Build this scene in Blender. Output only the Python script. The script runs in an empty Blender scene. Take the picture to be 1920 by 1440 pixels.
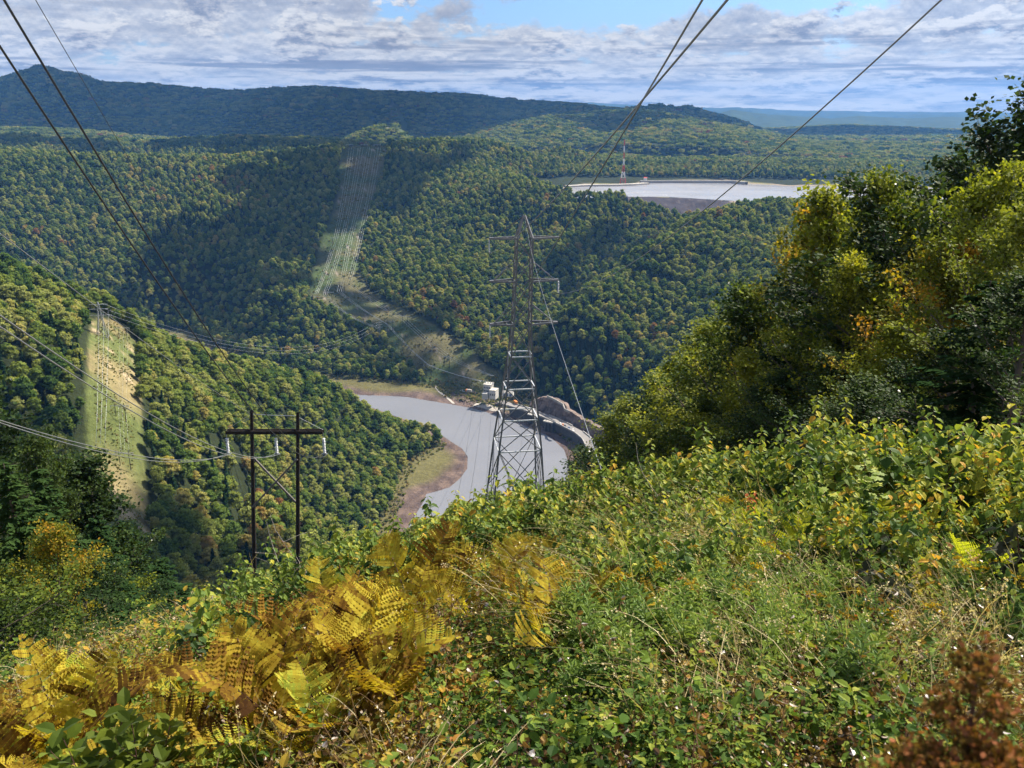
import bpy, math, random
import numpy as np
R = math.radians
rng = np.random.default_rng(7)
random.seed(7)
scene = bpy.context.scene
COL = scene.collection

# ------------------------------------------------------------------ camera
CZ, PITCH, F = 370.0, R(17.5), 1600.0
cd = bpy.data.cameras.new("camera")
cd.sensor_width, cd.lens = 36.0, 30.0
cd.clip_start, cd.clip_end = 0.05, 60000.0
cd.dof.use_dof, cd.dof.focus_distance, cd.dof.aperture_fstop = True, 14.0, 8.0
cam = bpy.data.objects.new("camera", cd); COL.objects.link(cam)
cam.location = (0, 0, CZ); cam.rotation_euler = (math.pi/2 - PITCH, 0, 0)
scene.camera = cam

# ------------------------------------------------------------------ sun, sky, exposure
SUN_AZ, SUN_EL = R(54), R(49)          # azimuth measured from +Y towards +X
SUN = np.array([math.sin(SUN_AZ)*math.cos(SUN_EL), math.cos(SUN_AZ)*math.cos(SUN_EL), math.sin(SUN_EL)])
sl = bpy.data.lights.new("sun", 'SUN'); sl.energy = 5.0; sl.angle = R(0.5); sl.color = (1.0, 0.91, 0.77)
so = bpy.data.objects.new("sun", sl); COL.objects.link(so)
so.rotation_euler = (math.pi/2 - SUN_EL, 0, math.pi - SUN_AZ)
so.location = (0, 0, 3000)
vs = scene.view_settings
scene.display_settings.display_device = 'sRGB'
vs.view_transform = 'Standard'; vs.look = 'None'; vs.gamma = 1; vs.use_curve_mapping = False
vs.exposure = 1.15

world = bpy.data.worlds.new("World"); scene.world = world; world.use_nodes = True

class NT:
    """tiny helper round a node tree"""
    def __init__(s, t):
        s.t = t; t.nodes.clear()
    def n(s, kind, ins=None, **props):
        nd = s.t.nodes.new(kind)
        for k, v in props.items(): setattr(nd, k, v)
        for k, v in (ins or {}).items():
            sock = nd.inputs[k]
            if isinstance(v, bpy.types.NodeSocket): s.t.links.new(v, sock)
            elif isinstance(v, bpy.types.Node): s.t.links.new(v.outputs[0], sock)
            else: sock.default_value = v
        return nd
    def m(s, op, a, b=0.0, c=0.0, clamp=False):
        nd = s.t.nodes.new('ShaderNodeMath'); nd.operation = op; nd.use_clamp = clamp
        for i, v in enumerate((a, b, c)):
            if isinstance(v, (bpy.types.NodeSocket,)): s.t.links.new(v, nd.inputs[i])
            else: nd.inputs[i].default_value = v
        return nd.outputs[0]
    def ramp(s, fac, stops, interp='LINEAR'):
        nd = s.t.nodes.new('ShaderNodeValToRGB'); cr = nd.color_ramp; cr.interpolation = interp
        while len(cr.elements) > 1: cr.elements.remove(cr.elements[-1])
        for i, (p, c) in enumerate(stops):
            e = cr.elements[0] if i == 0 else cr.elements.new(p)
            e.position = p; e.color = (*c, 1) if len(c) == 3 else c
        s.t.links.new(fac, nd.inputs[0]); return nd.outputs[0]
    def mix(s, fac, a, b, blend='MIX'):
        nd = s.t.nodes.new('ShaderNodeMix'); nd.data_type = 'RGBA'; nd.blend_type = blend
        for k, v in ((0, fac), (6, a), (7, b)):
            if isinstance(v, bpy.types.NodeSocket): s.t.links.new(v, nd.inputs[k])
            else: nd.inputs[k].default_value = v if k == 0 else ((*v, 1) if len(v) == 3 else v)
        return nd.outputs[2]
    def sm(s, x, lo, hi):
        nd = s.t.nodes.new('ShaderNodeMapRange'); nd.interpolation_type = 'SMOOTHSTEP'
        s.t.links.new(x, nd.inputs[0]); nd.inputs[1].default_value = lo; nd.inputs[2].default_value = hi
        return nd.outputs[0]

# sky: Nishita blue, with a broken deck of cumulus far overhead (projected on a flat deck, so it streaks towards the horizon)
w = NT(world.node_tree)
sky = w.n('ShaderNodeTexSky', sky_type='NISHITA', sun_disc=False, sun_elevation=SUN_EL, sun_rotation=SUN_AZ,
          altitude=400, air_density=1.0, dust_density=1.0, ozone_density=1.5)
tc = w.n('ShaderNodeTexCoord')
sep = w.n('ShaderNodeSeparateXYZ', {0: tc.outputs['Generated']})
X, Y, Z = sep.outputs
zc = w.m('MAXIMUM', Z, 0.0)
az = w.m('ARCTAN2', X, Y)
def deck(zoff, k, seed, scale, detail=7.0, rough=0.58, dist=0.0, shift=0.0):
    den = w.m('ADD', zc, zoff + shift)
    px = w.m('MULTIPLY', az, k); 
    py = w.m('DIVIDE', 1.0, den)
    v = w.n('ShaderNodeCombineXYZ', {0: px, 1: py, 2: seed})
    nz = w.n('ShaderNodeTexNoise', {'Vector': v.outputs[0], 'Scale': scale, 'Detail': detail, 'Roughness': rough, 'Distortion': dist})
    return nz.outputs[0]
# high broken sheet, long lines of cumulus below it, and flat grey undersides
def gauss(cx, wx, cy, wy):
    a = w.m('DIVIDE', w.m('SUBTRACT', az, cx), wx); b = w.m('DIVIDE', w.m('SUBTRACT', zc, cy), wy)
    e = w.m('ADD', w.m('MULTIPLY', a, a), w.m('MULTIPLY', b, b))
    return w.m('POWER', 2.718, w.m('MULTIPLY', e, -1.0))
gap = w.m('ADD', w.m('MULTIPLY', gauss(0.05, 0.14, 0.108, 0.018), 0.30), w.m('MULTIPLY', gauss(0.27, 0.13, 0.120, 0.020), 0.32))
overhead = w.m('MULTIPLY', w.sm(zc, 0.16, 0.45), 0.10)      # more blue overhead
low_more = w.m('MULTIPLY', w.m('SUBTRACT', 1.0, w.sm(zc, 0.0, 0.07)), 0.20)
hi = deck(0.045, 30.0, 3.1, 0.55, rough=0.66); hiU = deck(0.045, 30.0, 3.1, 0.55, rough=0.66, shift=0.004)
lo = deck(0.07, 17.0, 9.7, 0.75, rough=0.68); loU = deck(0.07, 17.0, 9.7, 0.75, rough=0.68, shift=0.006)
band = deck(0.055, 3.4, 21.3, 1.15, detail=7, rough=.62, dist=.1)
hid = w.m('ADD', w.m('SUBTRACT', w.m('SUBTRACT', hi, gap), overhead), low_more)
lod = w.m('SUBTRACT', w.m('SUBTRACT', lo, w.m('MULTIPLY', gap, 0.8)), overhead)
hi_a = w.sm(hid, 0.30, 0.46)
lo_a = w.sm(lod, 0.475, 0.53)
hi_s = w.m('ADD', w.m('ADD', w.m('MULTIPLY', w.m('SUBTRACT', hi, hiU), 4.0), w.m('MULTIPLY', w.m('SUBTRACT', 0.5, hi), 1.6)), 0.62, clamp=True)
lo_s = w.m('ADD', w.m('ADD', w.m('MULTIPLY', w.m('SUBTRACT', lo, loU), 6.5), w.m('MULTIPLY', w.m('SUBTRACT', 0.56, lo), 3.0)), 0.62, clamp=True)
hicol = w.ramp(hi_s, [(0.0, (1.9, 2.1, 2.6)), (0.4, (2.75, 2.9, 3.25)), (0.8, (3.9, 3.92, 4.0)), (1.0, (4.5, 4.45, 4.4))])
locol = w.ramp(lo_s, [(0.0, (1.25, 1.42, 1.9)), (0.35, (1.9, 2.05, 2.5)), (0.65, (3.6, 3.62, 3.7)), (1.0, (4.7, 4.65, 4.55))])
bk = w.m('MULTIPLY', w.sm(band, 0.50, 0.62), w.sm(zc, 0.012, 0.03))
bk = w.m('MULTIPLY', bk, w.m('SUBTRACT', 0.85, w.m('MULTIPLY', w.sm(zc, 0.06, 0.10), 0.45)))
skyc = w.mix(1.0, sky.outputs[0], (.50, .62, .80), 'MULTIPLY')
c1 = w.mix(w.m('MULTIPLY', hi_a, 0.97), skyc, hicol)
c2 = w.mix(w.m('MULTIPLY', lo_a, 0.92), c1, locol)
c2 = w.mix(w.m('MULTIPLY', bk, w.sm(hid, .30, .42)), c2, (1.35, 1.5, 1.95))
horizon_lift = w.n('ShaderNodeVectorMath', {0: (1.26, 1.18, 1.0), 3: 1.0}, operation='SCALE').outputs[0]   # sky colour brightened and warmed low down, to offset the haze
c2 = w.mix(w.m('SUBTRACT', 1.0, w.sm(zc, 0.0, 0.06)), c2, w.mix(1.0, c2, horizon_lift, 'MULTIPLY'))
bg = w.n('ShaderNodeBackground', {'Color': c2, 'Strength': 0.095})
w.n('ShaderNodeOutputWorld', {'Surface': bg.outputs[0]})
world.cycles.sampling_method = 'MANUAL'; world.cycles.sample_map_resolution = 512

cy = scene.cycles
cy.use_denoising = True
cy.use_adaptive_sampling = True; cy.adaptive_threshold = 0.015
cy.max_bounces = 5; cy.diffuse_bounces = 2; cy.glossy_bounces = 2; cy.transmission_bounces = 3; cy.transparent_max_bounces = 6; cy.volume_bounces = 0
cy.use_light_tree = False
cy.sample_clamp_direct = 5.0; cy.sample_clamp_indirect = 3.0

# ------------------------------------------------------------------ helpers: tags, meshes
def tag(o, label=None, cat=None, group=None, kind=None):
    if label: o['label'] = label
    if cat: o['category'] = cat
    if group: o['group'] = group
    if kind: o['kind'] = kind
    return o
def empty(name, loc, rz=0.0, scale=1.0, parent=None):
    o = bpy.data.objects.new(name, None); COL.objects.link(o)
    o.location = loc; o.rotation_euler = (0, 0, rz); o.scale = (scale,)*3
    o.empty_display_size = 0.2
    if parent: o.parent = parent
    return o
def link(name, me, parent=None, loc=None):
    o = bpy.data.objects.new(name, me); COL.objects.link(o)
    if parent: o.parent = parent
    if loc is not None: o.location = loc
    return o
def copy_thing(root, loc, rz=0.0, scale=1.0, label=None, tilt=(0, 0)):
    r = root.copy(); COL.objects.link(r)
    r.location = loc; r.rotation_euler = (tilt[0], tilt[1], rz); r.scale = (scale,)*3
    if label: r['label'] = label
    for ch in list(root.children):
        c = ch.copy(); COL.objects.link(c); c.parent = r
        for g in list(ch.children):
            d = g.copy(); COL.objects.link(d); d.parent = c
    return r

class MB:
    """collects polygons as numpy arrays and builds one mesh"""
    def __init__(s): s.V = []; s.F = {3: [], 4: []}; s.T = []; s.C = []; s.n = 0
    def add(s, V, Fc, tint=0.5):
        V = np.asarray(V, float).reshape(-1, 3); Fc = np.asarray(Fc, int)
        s.V.append(V); s.F[Fc.shape[1]].append(Fc + s.n)
        t = np.asarray(tint, float)
        s.T.append(np.full(len(V), float(t)) if t.ndim == 0 else t.reshape(-1))
        s.n += len(V)
    def leaves(s, P, D, N, size, tmplV, tmplF, tint):
        """instances of a flat template (x across, y along, z normal) at P, along D, facing N"""
        n = len(P)
        if n == 0: return
        D = D/np.maximum(np.linalg.norm(D, axis=1, keepdims=True), 1e-9)
        Xv = np.cross(D, N); Xv /= np.maximum(np.linalg.norm(Xv, axis=1, keepdims=True), 1e-9)
        Nn = np.cross(Xv, D)
        size = np.broadcast_to(np.asarray(size, float), (n,))
        tv = np.asarray(tmplV, float)
        V = (P[:, None, :] + size[:, None, None]*(tv[None, :, 0:1]*Xv[:, None, :] + tv[None, :, 1:2]*D[:, None, :] + tv[None, :, 2:3]*Nn[:, None, :]))
        k = len(tv); Fc = (np.asarray(tmplF)[None] + (np.arange(n)*k)[:, None, None]).reshape(-1, len(tmplF[0]))
        tint = np.broadcast_to(np.asarray(tint, float), (n,))
        s.add(V.reshape(-1, 3), Fc, np.repeat(tint, k))
    def tube(s, pts, rad, sides=5, tint=0.5, cap=True):
        pts = np.asarray(pts, float); n = len(pts)
        rad = np.broadcast_to(np.asarray(rad, float), (n,))
        t = np.gradient(pts, axis=0); t /= np.maximum(np.linalg.norm(t, axis=1, keepdims=True), 1e-9)
        a = np.array([0, 0, 1.0]) if abs(t[:, 2]).mean() < 0.8 else np.array([1.0, 0, 0])
        u = np.cross(t, a); u /= np.maximum(np.linalg.norm(u, axis=1, keepdims=True), 1e-9); v = np.cross(t, u)
        ang = np.arange(sides)*2*math.pi/sides
        V = pts[:, None] + rad[:, None, None]*(np.cos(ang)[None, :, None]*u[:, None] + np.sin(ang)[None, :, None]*v[:, None])
        i = np.arange(n-1)[:, None]*sides; j = np.arange(sides)[None]
        Fc = np.stack([i+j, i+(j+1) % sides, i+sides+(j+1) % sides, i+sides+j], -1).reshape(-1, 4)
        s.add(V.reshape(-1, 3), Fc, tint)
        if cap and sides == 4:
            b = s.n - n*sides
            s.F[4].append(np.array([[b, b+3, b+2, b+1], [b+(n-1)*sides+q for q in range(4)]]))
    def bar(s, a, b, w, h=None, up=(0, 0, 1), tint=0.5):
        a = np.asarray(a, float); b = np.asarray(b, float); h = w if h is None else h
        d = b-a; L = np.linalg.norm(d); d = d/L; up = np.asarray(up, float)
        if abs(d @ up) > 0.97: up = np.array([1.0, 0, 0]) if abs(d[0]) < 0.9 else np.array([0, 1.0, 0])
        x = np.cross(d, up); x /= np.linalg.norm(x); y = np.cross(x, d)
        V = [p + sx*x*w/2 + sy*y*h/2 for p in (a, b) for sx, sy in ((-1, -1), (1, -1), (1, 1), (-1, 1))]
        s.add(V, [[0, 1, 2, 3][::-1], [4, 5, 6, 7], [0, 4, 7, 3][::-1], [1, 2, 6, 5], [0, 1, 5, 4], [3, 7, 6, 2]], tint)
    def box(s, c, sz, rz=0.0, tint=0.5):
        c = np.asarray(c, float); hx, hy, hz = np.asarray(sz, float)/2
        cr, sr = math.cos(rz), math.sin(rz)
        V = []
        for z in (-hz, hz):
            for x, y in ((-hx, -hy), (hx, -hy), (hx, hy), (-hx, hy)):
                V.append(c + np.array([x*cr-y*sr, x*sr+y*cr, z]))
        s.add(V, [[3, 2, 1, 0], [4, 5, 6, 7], [0, 1, 5, 4], [1, 2, 6, 5], [2, 3, 7, 6], [3, 0, 4, 7]], tint)
    def mesh(s, name, mat, smooth=False):
        V = np.concatenate(s.V) if s.V else np.zeros((0, 3))
        me = bpy.data.meshes.new(name)
        fs = [np.concatenate(s.F[k]) for k in (3, 4) if s.F[k]]
        me.vertices.add(len(V)); me.vertices.foreach_set('co', V.astype(np.float32).ravel())
        nl = sum(f.size for f in fs); nf = sum(len(f) for f in fs)
        me.loops.add(nl); me.loops.foreach_set('vertex_index', np.concatenate([f.ravel() for f in fs]).astype(np.int32))
        tot = np.concatenate([np.full(len(f), f.shape[1]) for f in fs])
        st = np.concatenate([[0], np.cumsum(tot)[:-1]])
        me.polygons.add(nf); me.polygons.foreach_set('loop_start', st.astype(np.int32))
        me.polygons.foreach_set('loop_total', tot.astype(np.int32))
        me.polygons.foreach_set('use_smooth', np.full(nf, smooth))
        me.update(calc_edges=True)
        at = me.attributes.new('tint', 'FLOAT', 'POINT'); at.data.foreach_set('value', np.concatenate(s.T).astype(np.float32))
        if mat: me.materials.append(mat)
        return me
    def build(s, name, mat, parent=None, smooth=False):
        return link(name, s.mesh(name, mat, smooth), parent)

def unit(v): return v/np.maximum(np.linalg.norm(v, axis=-1, keepdims=True), 1e-9)
def rdirs(n, r=None):
    r = r or rng
    return unit(r.normal(size=(n, 3)))

# numpy value noise
_perm = np.random.default_rng(11).random((256, 256))
def vnoise(x, y):
    xi = np.floor(x).astype(int); yi = np.floor(y).astype(int); fx = x-xi; fy = y-yi
    fx = fx*fx*(3-2*fx); fy = fy*fy*(3-2*fy)
    g = lambda a, b: _perm[a % 256, b % 256]
    return (g(xi, yi)*(1-fx)+g(xi+1, yi)*fx)*(1-fy) + (g(xi, yi+1)*(1-fx)+g(xi+1, yi+1)*fx)*fy - 0.5
def fbm(x, y, wl, oct=4, gain=0.5):
    s = np.zeros_like(x, float); a = 1.0; f = 1.0/wl
    for i in range(oct):
        s += a*vnoise(x*f+17.3*i, y*f-9.1*i); a *= gain; f *= 2.03
    return s

# pixel of the 1920x1440 frame -> azimuth and downward slope of the sight line
cosP, sinP = math.cos(PITCH), math.sin(PITCH)
def ray(u, v):
    x = (np.asarray(u, float)-960)/F; y = (720-np.asarray(v, float))/F
    dy = cosP + y*sinP; dz = y*cosP - sinP
    return np.arctan2(x, dy), -dz/np.hypot(x, dy)
def at(u, v, r):
    """world point on the sight line of a pixel at horizontal range r"""
    a, T = ray(u, v); return np.array([r*math.sin(a), r*math.cos(a), CZ - r*T])
def project(p):
    x, y, z = p[0], p[1], p[2]-CZ
    dep = y*cosP - z*sinP; up = y*sinP + z*cosP
    return 960 + F*x/dep, 720 - F*up/dep
# ------------------------------------------------------------------ terrain heights
EYE = 1.7
pts = []
def G(azd, r, g): pts.append((R(azd), math.log(r), g))
def P(u, v, r, canopy=17.0):
    a, T = ray(u, v); z = CZ - r*T - canopy
    pts.append((float(a), math.log(r), (CZ-EYE-z)/r))
def Z(u, r, z):
    a, T = ray(u, 400); pts.append((float(a), math.log(r), (CZ-EYE-z)/r))
for a_, g_ in zip((-34, -17, 0, 11, 22, 33), (.46, .38, .33, .30, .28, .27)): G(a_, 0.8, g_)
for r_, row in ((3, (.45, .40, .35, .31, .285, .275)), (10, (.49, .455, .395, .345, .29, .275)),
                (20, (.545, .55, .49, .42, .36, .33)), (40, (.585, .585, .51, .47, .42, .38)),
                (80, (.58, .575, .515, .50, .46, .42)), (140, (.59, .60, .507, .51, .48, .44)),
                (220, (.58, .64, .53, .53, .50, .46)), (330, (.51, .645, .55, .54, .50, .46)),
                (480, (.38, .53, .56, .55, .50, .45))):
    for a_, g_ in zip((-34, -17, 0, 11, 22, 33), row): G(a_, r_, g_)
Z(960, 620, 12); Z(1180, 650, 10); Z(1180, 850, 10); Z(1500, 700, 50); Z(1500, 900, 60); Z(1900, 700, 70); Z(1900, 950, 90)
# left spur with the near corridor
for t in ((300, 1080, 385), (300, 950, 455), (300, 800, 545), (300, 700, 640), (300, 626, 745), (100, 800, 430), (100, 650, 560),
          (100, 550, 690), (0, 494, 700), (-120, 440, 720), (500, 1000, 480), (500, 900, 560), (500, 800, 660), (500, 720, 780), (500, 678, 860),
          (400, 860, 560), (400, 720, 720), (400, 655, 800),
          (650, 950, 620), (650, 850, 730), (650, 770, 850), (650, 708, 940), (705, 722, 965), (760, 880, 815), (760, 820, 900), (760, 748, 985), (825, 795, 940)):
    P(*t)
P(215, 940, 440, 0); P(215, 760, 545, 0); P(215, 680, 630, 0); P(225, 612, 722, 0)
for u, r, z in ((0, 950, 70), (0, 1250, 8), (200, 980, 60), (200, 1250, 5), (400, 1050, 30), (400, 1250, 3), (560, 1100, 10), (-150, 1000, 80), (-150, 1300, 10),
                (700, 1080, 2), (330, 1480, 1), (600, 1190, 1), (100, 1340, 2), (-100, 1300, 3), (100, 1450, 20), (-100, 1450, 30), (900, 900, -2), (960, 800, -2), (860, 1000, -2), (1000, 950, -2)): Z(u, r, z)
# far corridor
for t in ((900, 700, 1170), (800, 640, 1280), (800, 705, 1185), (700, 600, 1400), (640, 560, 1500), (620, 500, 1620), (630, 440, 1760),
          (650, 370, 1950), (690, 300, 2200), (690, 276, 2290)): P(*t, 0)
# left-hand hill
for t in ((600, 272, 2280), (540, 283, 2200), (480, 298, 2150), (410, 320, 2100), (320, 302, 2150), (200, 290, 2150), (0, 284, 2150), (-150, 280, 2150),
          (500, 400, 1850), (500, 500, 1600), (550, 600, 1390), (450, 600, 1450), (350, 500, 1650), (350, 580, 1530), (200, 500, 1700),
          (200, 400, 1900), (50, 400, 1900), (50, 480, 1720), (300, 400, 1880), (640, 640, 1330), (760, 655, 1235), (650, 690, 1225), (580, 480, 1660),
          (600, 350, 2000), (500, 640, 1390), (-150, 480, 1700)): P(*t)
# middle hill
for t in ((760, 264, 2380), (850, 266, 2350), (950, 266, 2420), (1050, 273, 2600), (1120, 296, 2680), (800, 300, 2180), (750, 400, 1850), (720, 450, 1720),
          (700, 500, 1600), (720, 560, 1450), (800, 590, 1340), (850, 500, 1500), (850, 400, 1800), (900, 640, 1250), (950, 450, 1650), (950, 550, 1420), (950, 330, 2050),
          (1000, 400, 1760), (1000, 347, 1900), (1100, 357, 1850), (1180, 374, 1820), (1250, 393, 1790), (1050, 450, 1620), (1150, 430, 1710),
          (1200, 445, 1690), (1100, 515, 1530), (1030, 580, 1390), (1250, 415, 1750), (960, 655, 1230)): P(*t)
# right-hand hill below the reservoir
for t in ((1130, 780, 985), (1060, 700, 1050), (1290, 403, 1450), (1200, 455, 1330), (1110, 528, 1230), (1035, 592, 1150), (1005, 645, 1120), (1200, 700, 1030), (1200, 600, 1140), (1200, 520, 1250), (1300, 600, 1100),
          (1300, 500, 1260), (1300, 425, 1410), (1400, 600, 1050), (1400, 500, 1220), (1400, 400, 1450), (1430, 372, 1600), (1500, 374, 1560),
          (1500, 450, 1300), (1600, 395, 1450), (1700, 390, 1400), (1850, 400, 1350), (1350, 390, 1560)): P(*t)
for u, r, z in ((1200, 1510, 95), (1110, 1380, 58), (1035, 1270, 30), (1290, 1600, 150)): Z(u, r, z)
for u, r, z in ((1430, 1850, 180), (1550, 1850, 180), (1700, 1850, 180), (1900, 1850, 180)): Z(u, r, z)
# upper reservoir floor and shores, woods beyond
for u, r, z in ((1150, 2100, 186), (1150, 2350, 188), (1300, 2000, 184), (1300, 2300, 186), (1450, 2100, 184), (1450, 2350, 186), (1600, 2200, 186), (1750, 2200, 186), (1900, 2300, 186),
                (1000, 2300, 200), (1000, 2100, 200), (1060, 2300, 200)): Z(u, r, z)
for t in ((1000, 300, 2560), (1180, 316, 2600), (1250, 308, 2640), (1350, 303, 2700), (1500, 306, 2700), (1700, 306, 2700), (1900, 306, 2700)): P(*t)
for u in (1150, 1300, 1450, 1600, 1750, 1900): Z(u, 2480, 200)
# plateau behind
for t in ((0, 252, 3050), (-150, 252, 3050), (150, 256, 3000), (300, 262, 2950), (430, 252, 3000), (560, 255, 3000), (660, 262, 2950)): P(*t)
for u, r, z in ((0, 2550, 225), (200, 2550, 225), (400, 2500, 215), (560, 2600, 235), (700, 2700, 270), (740, 2900, 262), (820, 2800, 255), (950, 2850, 235), (1100, 3000, 225), (1300, 3000, 215), (1500, 3000, 215), (1700, 3000, 215), (1900, 3000, 215),
                (0, 3400, 225), (300, 3400, 225), (600, 3400, 225), (900, 3400, 225), (1200, 3400, 225), (1500, 3400, 225), (1900, 3400, 225)): Z(u, r, z)
pts = np.array(pts)
def tps_fit(p, val, lam=2e-4):
    n = len(p); d2 = ((p[:, None]-p[None])**2).sum(-1)
    K = 0.5*d2*np.log(d2+1e-12) + lam*np.eye(n)
    Pm = np.c_[np.ones(n), p]
    A = np.block([[K, Pm], [Pm.T, np.zeros((3, 3))]])
    return np.linalg.solve(A, np.r_[val, 0, 0, 0])
tw = tps_fit(pts[:, :2], pts[:, 2])
def tps(a, l):
    a = np.clip(a, -0.66, 0.66); sh = a.shape; a = a.ravel(); l = l.ravel(); out = np.empty(len(a))
    for i in range(0, len(a), 20000):
        q = np.c_[a[i:i+20000], l[i:i+20000]]
        d2 = ((q[:, None]-pts[None, :, :2])**2).sum(-1)
        out[i:i+20000] = (0.5*d2*np.log(d2+1e-12)) @ tw[:-3] + tw[-3] + q @ tw[-2:]
    return out.reshape(sh)

RIVER_PX = [(1076, 1200), (1068, 1000), (1068, 900), (1066, 868), (1058, 843), (1040, 826), (1024, 815), (995, 802), (964, 789), (933, 778), (886, 765), (843, 757), (800, 750), (765, 744), (736, 742), (674, 740), (600, 731), (500, 706), (400, 668), (345, 644), (310, 640), (200, 665), (0, 692), (-250, 702), (-250, 726), (0, 718), (220, 690), (385, 674), (500, 712), (600, 742), (700, 765),
            (764, 788), (820, 810), (848, 829), (866, 840), (877, 856), (876, 878), (862, 897), (843, 913), (824, 919), (799, 926), (795, 938), (780, 963), (767, 985), (745, 1040), (700, 1140)]
MUD_PX = [(700, 1140), (690, 1040), (716, 985), (733, 958), (748, 925), (757, 892), (772, 868), (805, 846), (838, 828), (780, 805), (650, 765), (500, 720), (380, 682), (220, 702), (0, 730), (-250, 740), (-250, 690), (0, 678),
          (200, 645), (290, 620), (345, 622), (400, 648), (500, 684), (600, 704), (680, 712), (740, 717), (790, 722), (830, 727), (880, 742), (935, 757), (1000, 778), (1050, 806), (1090, 838), (1090, 900), (1100, 1100), (1100, 1200)]
def px_plane(poly, z):
    out = []
    for u, v in poly:
        a, T = ray(u, v); r = (CZ-z)/T; out.append((r*math.sin(a), r*math.cos(a)))
    return np.array(out)
river_poly = px_plane(RIVER_PX, 0.4); mud_poly = px_plane(MUD_PX, 2.0)
RES_Z = 196.0
RES_PX = [(1040, 360), (1055, 352), (1085, 350), (1110, 347), (1150, 345.5), (1190, 345), (1213, 343.5), (1216, 341), (1260, 341), (1340, 341.5), (1370, 341), (1400, 345), (1440, 346), (1475, 349), (1530, 348.5), (1620, 350), (1750, 352), (1900, 354),
          (1900, 385), (1600, 384), (1480, 382), (1365, 376), (1300, 372), (1245, 369), (1170, 369), (1090, 372), (1040, 368)]
res_poly = px_plane(RES_PX, RES_Z)
def sdf(poly, x, y):
    """signed distance, negative inside"""
    d = np.full(x.shape, 1e12); ins = np.zeros(x.shape, bool); n = len(poly)
    for i in range(n):
        ax, ay = poly[i]; bx, by = poly[(i+1) % n]
        ex, ey = bx-ax, by-ay; t = np.clip(((x-ax)*ex+(y-ay)*ey)/(ex*ex+ey*ey+1e-9), 0, 1)
        d = np.minimum(d, (x-ax-t*ex)**2+(y-ay-t*ey)**2)
        c = ((ay > y) != (by > y)); 
        with np.errstate(divide='ignore', invalid='ignore'): xx = ax + (y-ay)*ex/(ey if abs(ey) > 1e-9 else 1e-9)
        ins ^= c & (x < xx)
    d = np.sqrt(d); return np.where(ins, -d, d)
sst = lambda x, a, b: (lambda t: t*t*(3-2*t))(np.clip((x-a)/(b-a), 0, 1))

LAYERS = [ # crest pixels, range of the crest, length of the slopes, base height
    ([(-200, 238), (0, 236), (120, 239), (200, 244), (280, 254), (400, 262)], 4200, 600, 225),
    ([(560, 285), (640, 262), (680, 241), (720, 230), (742, 229), (758, 236), (775, 262), (800, 285)], 3700, 420, 225),
    ([(640, 280), (720, 270), (800, 258), (860, 248), (900, 240), (960, 226), (1030, 213), (1100, 205), (1200, 201), (1280, 214), (1350, 228), (1450, 250), (1550, 266), (1700, 284), (2000, 300)], 4300, 1500, 215),
    ([(-400, 175), (-150, 160), (0, 145), (40, 137), (80, 133), (130, 138), (180, 150), (300, 156), (440, 167), (520, 164), (600, 161), (700, 168), (860, 173), (960, 181), (1060, 191), (1140, 199), (1250, 212), (1400, 245), (1500, 260)], 6500, 2200, 225),
    ([(1050, 212), (1180, 200), (1240, 193), (1300, 198), (1340, 210), (1380, 221), (1420, 237), (1500, 262), (1600, 280)], 5500, 1100, 225),
    ([(1200, 275), (1300, 250), (1380, 240), (1500, 237), (1600, 233), (1700, 236), (1760, 240), (2000, 245)], 7600, 2000, 215),
    ([(900, 215), (1000, 204), (1110, 193), (1200, 197), (1300, 201), (1500, 207), (1760, 210), (2000, 213)], 19000, 4000, 150),
    ([(1250, 226), (1340, 214), (1372, 206), (1440, 214), (1560, 222), (1610, 217), (1700, 222), (1780, 219), (2000, 226)], 12500, 2500, 180),
]
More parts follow.
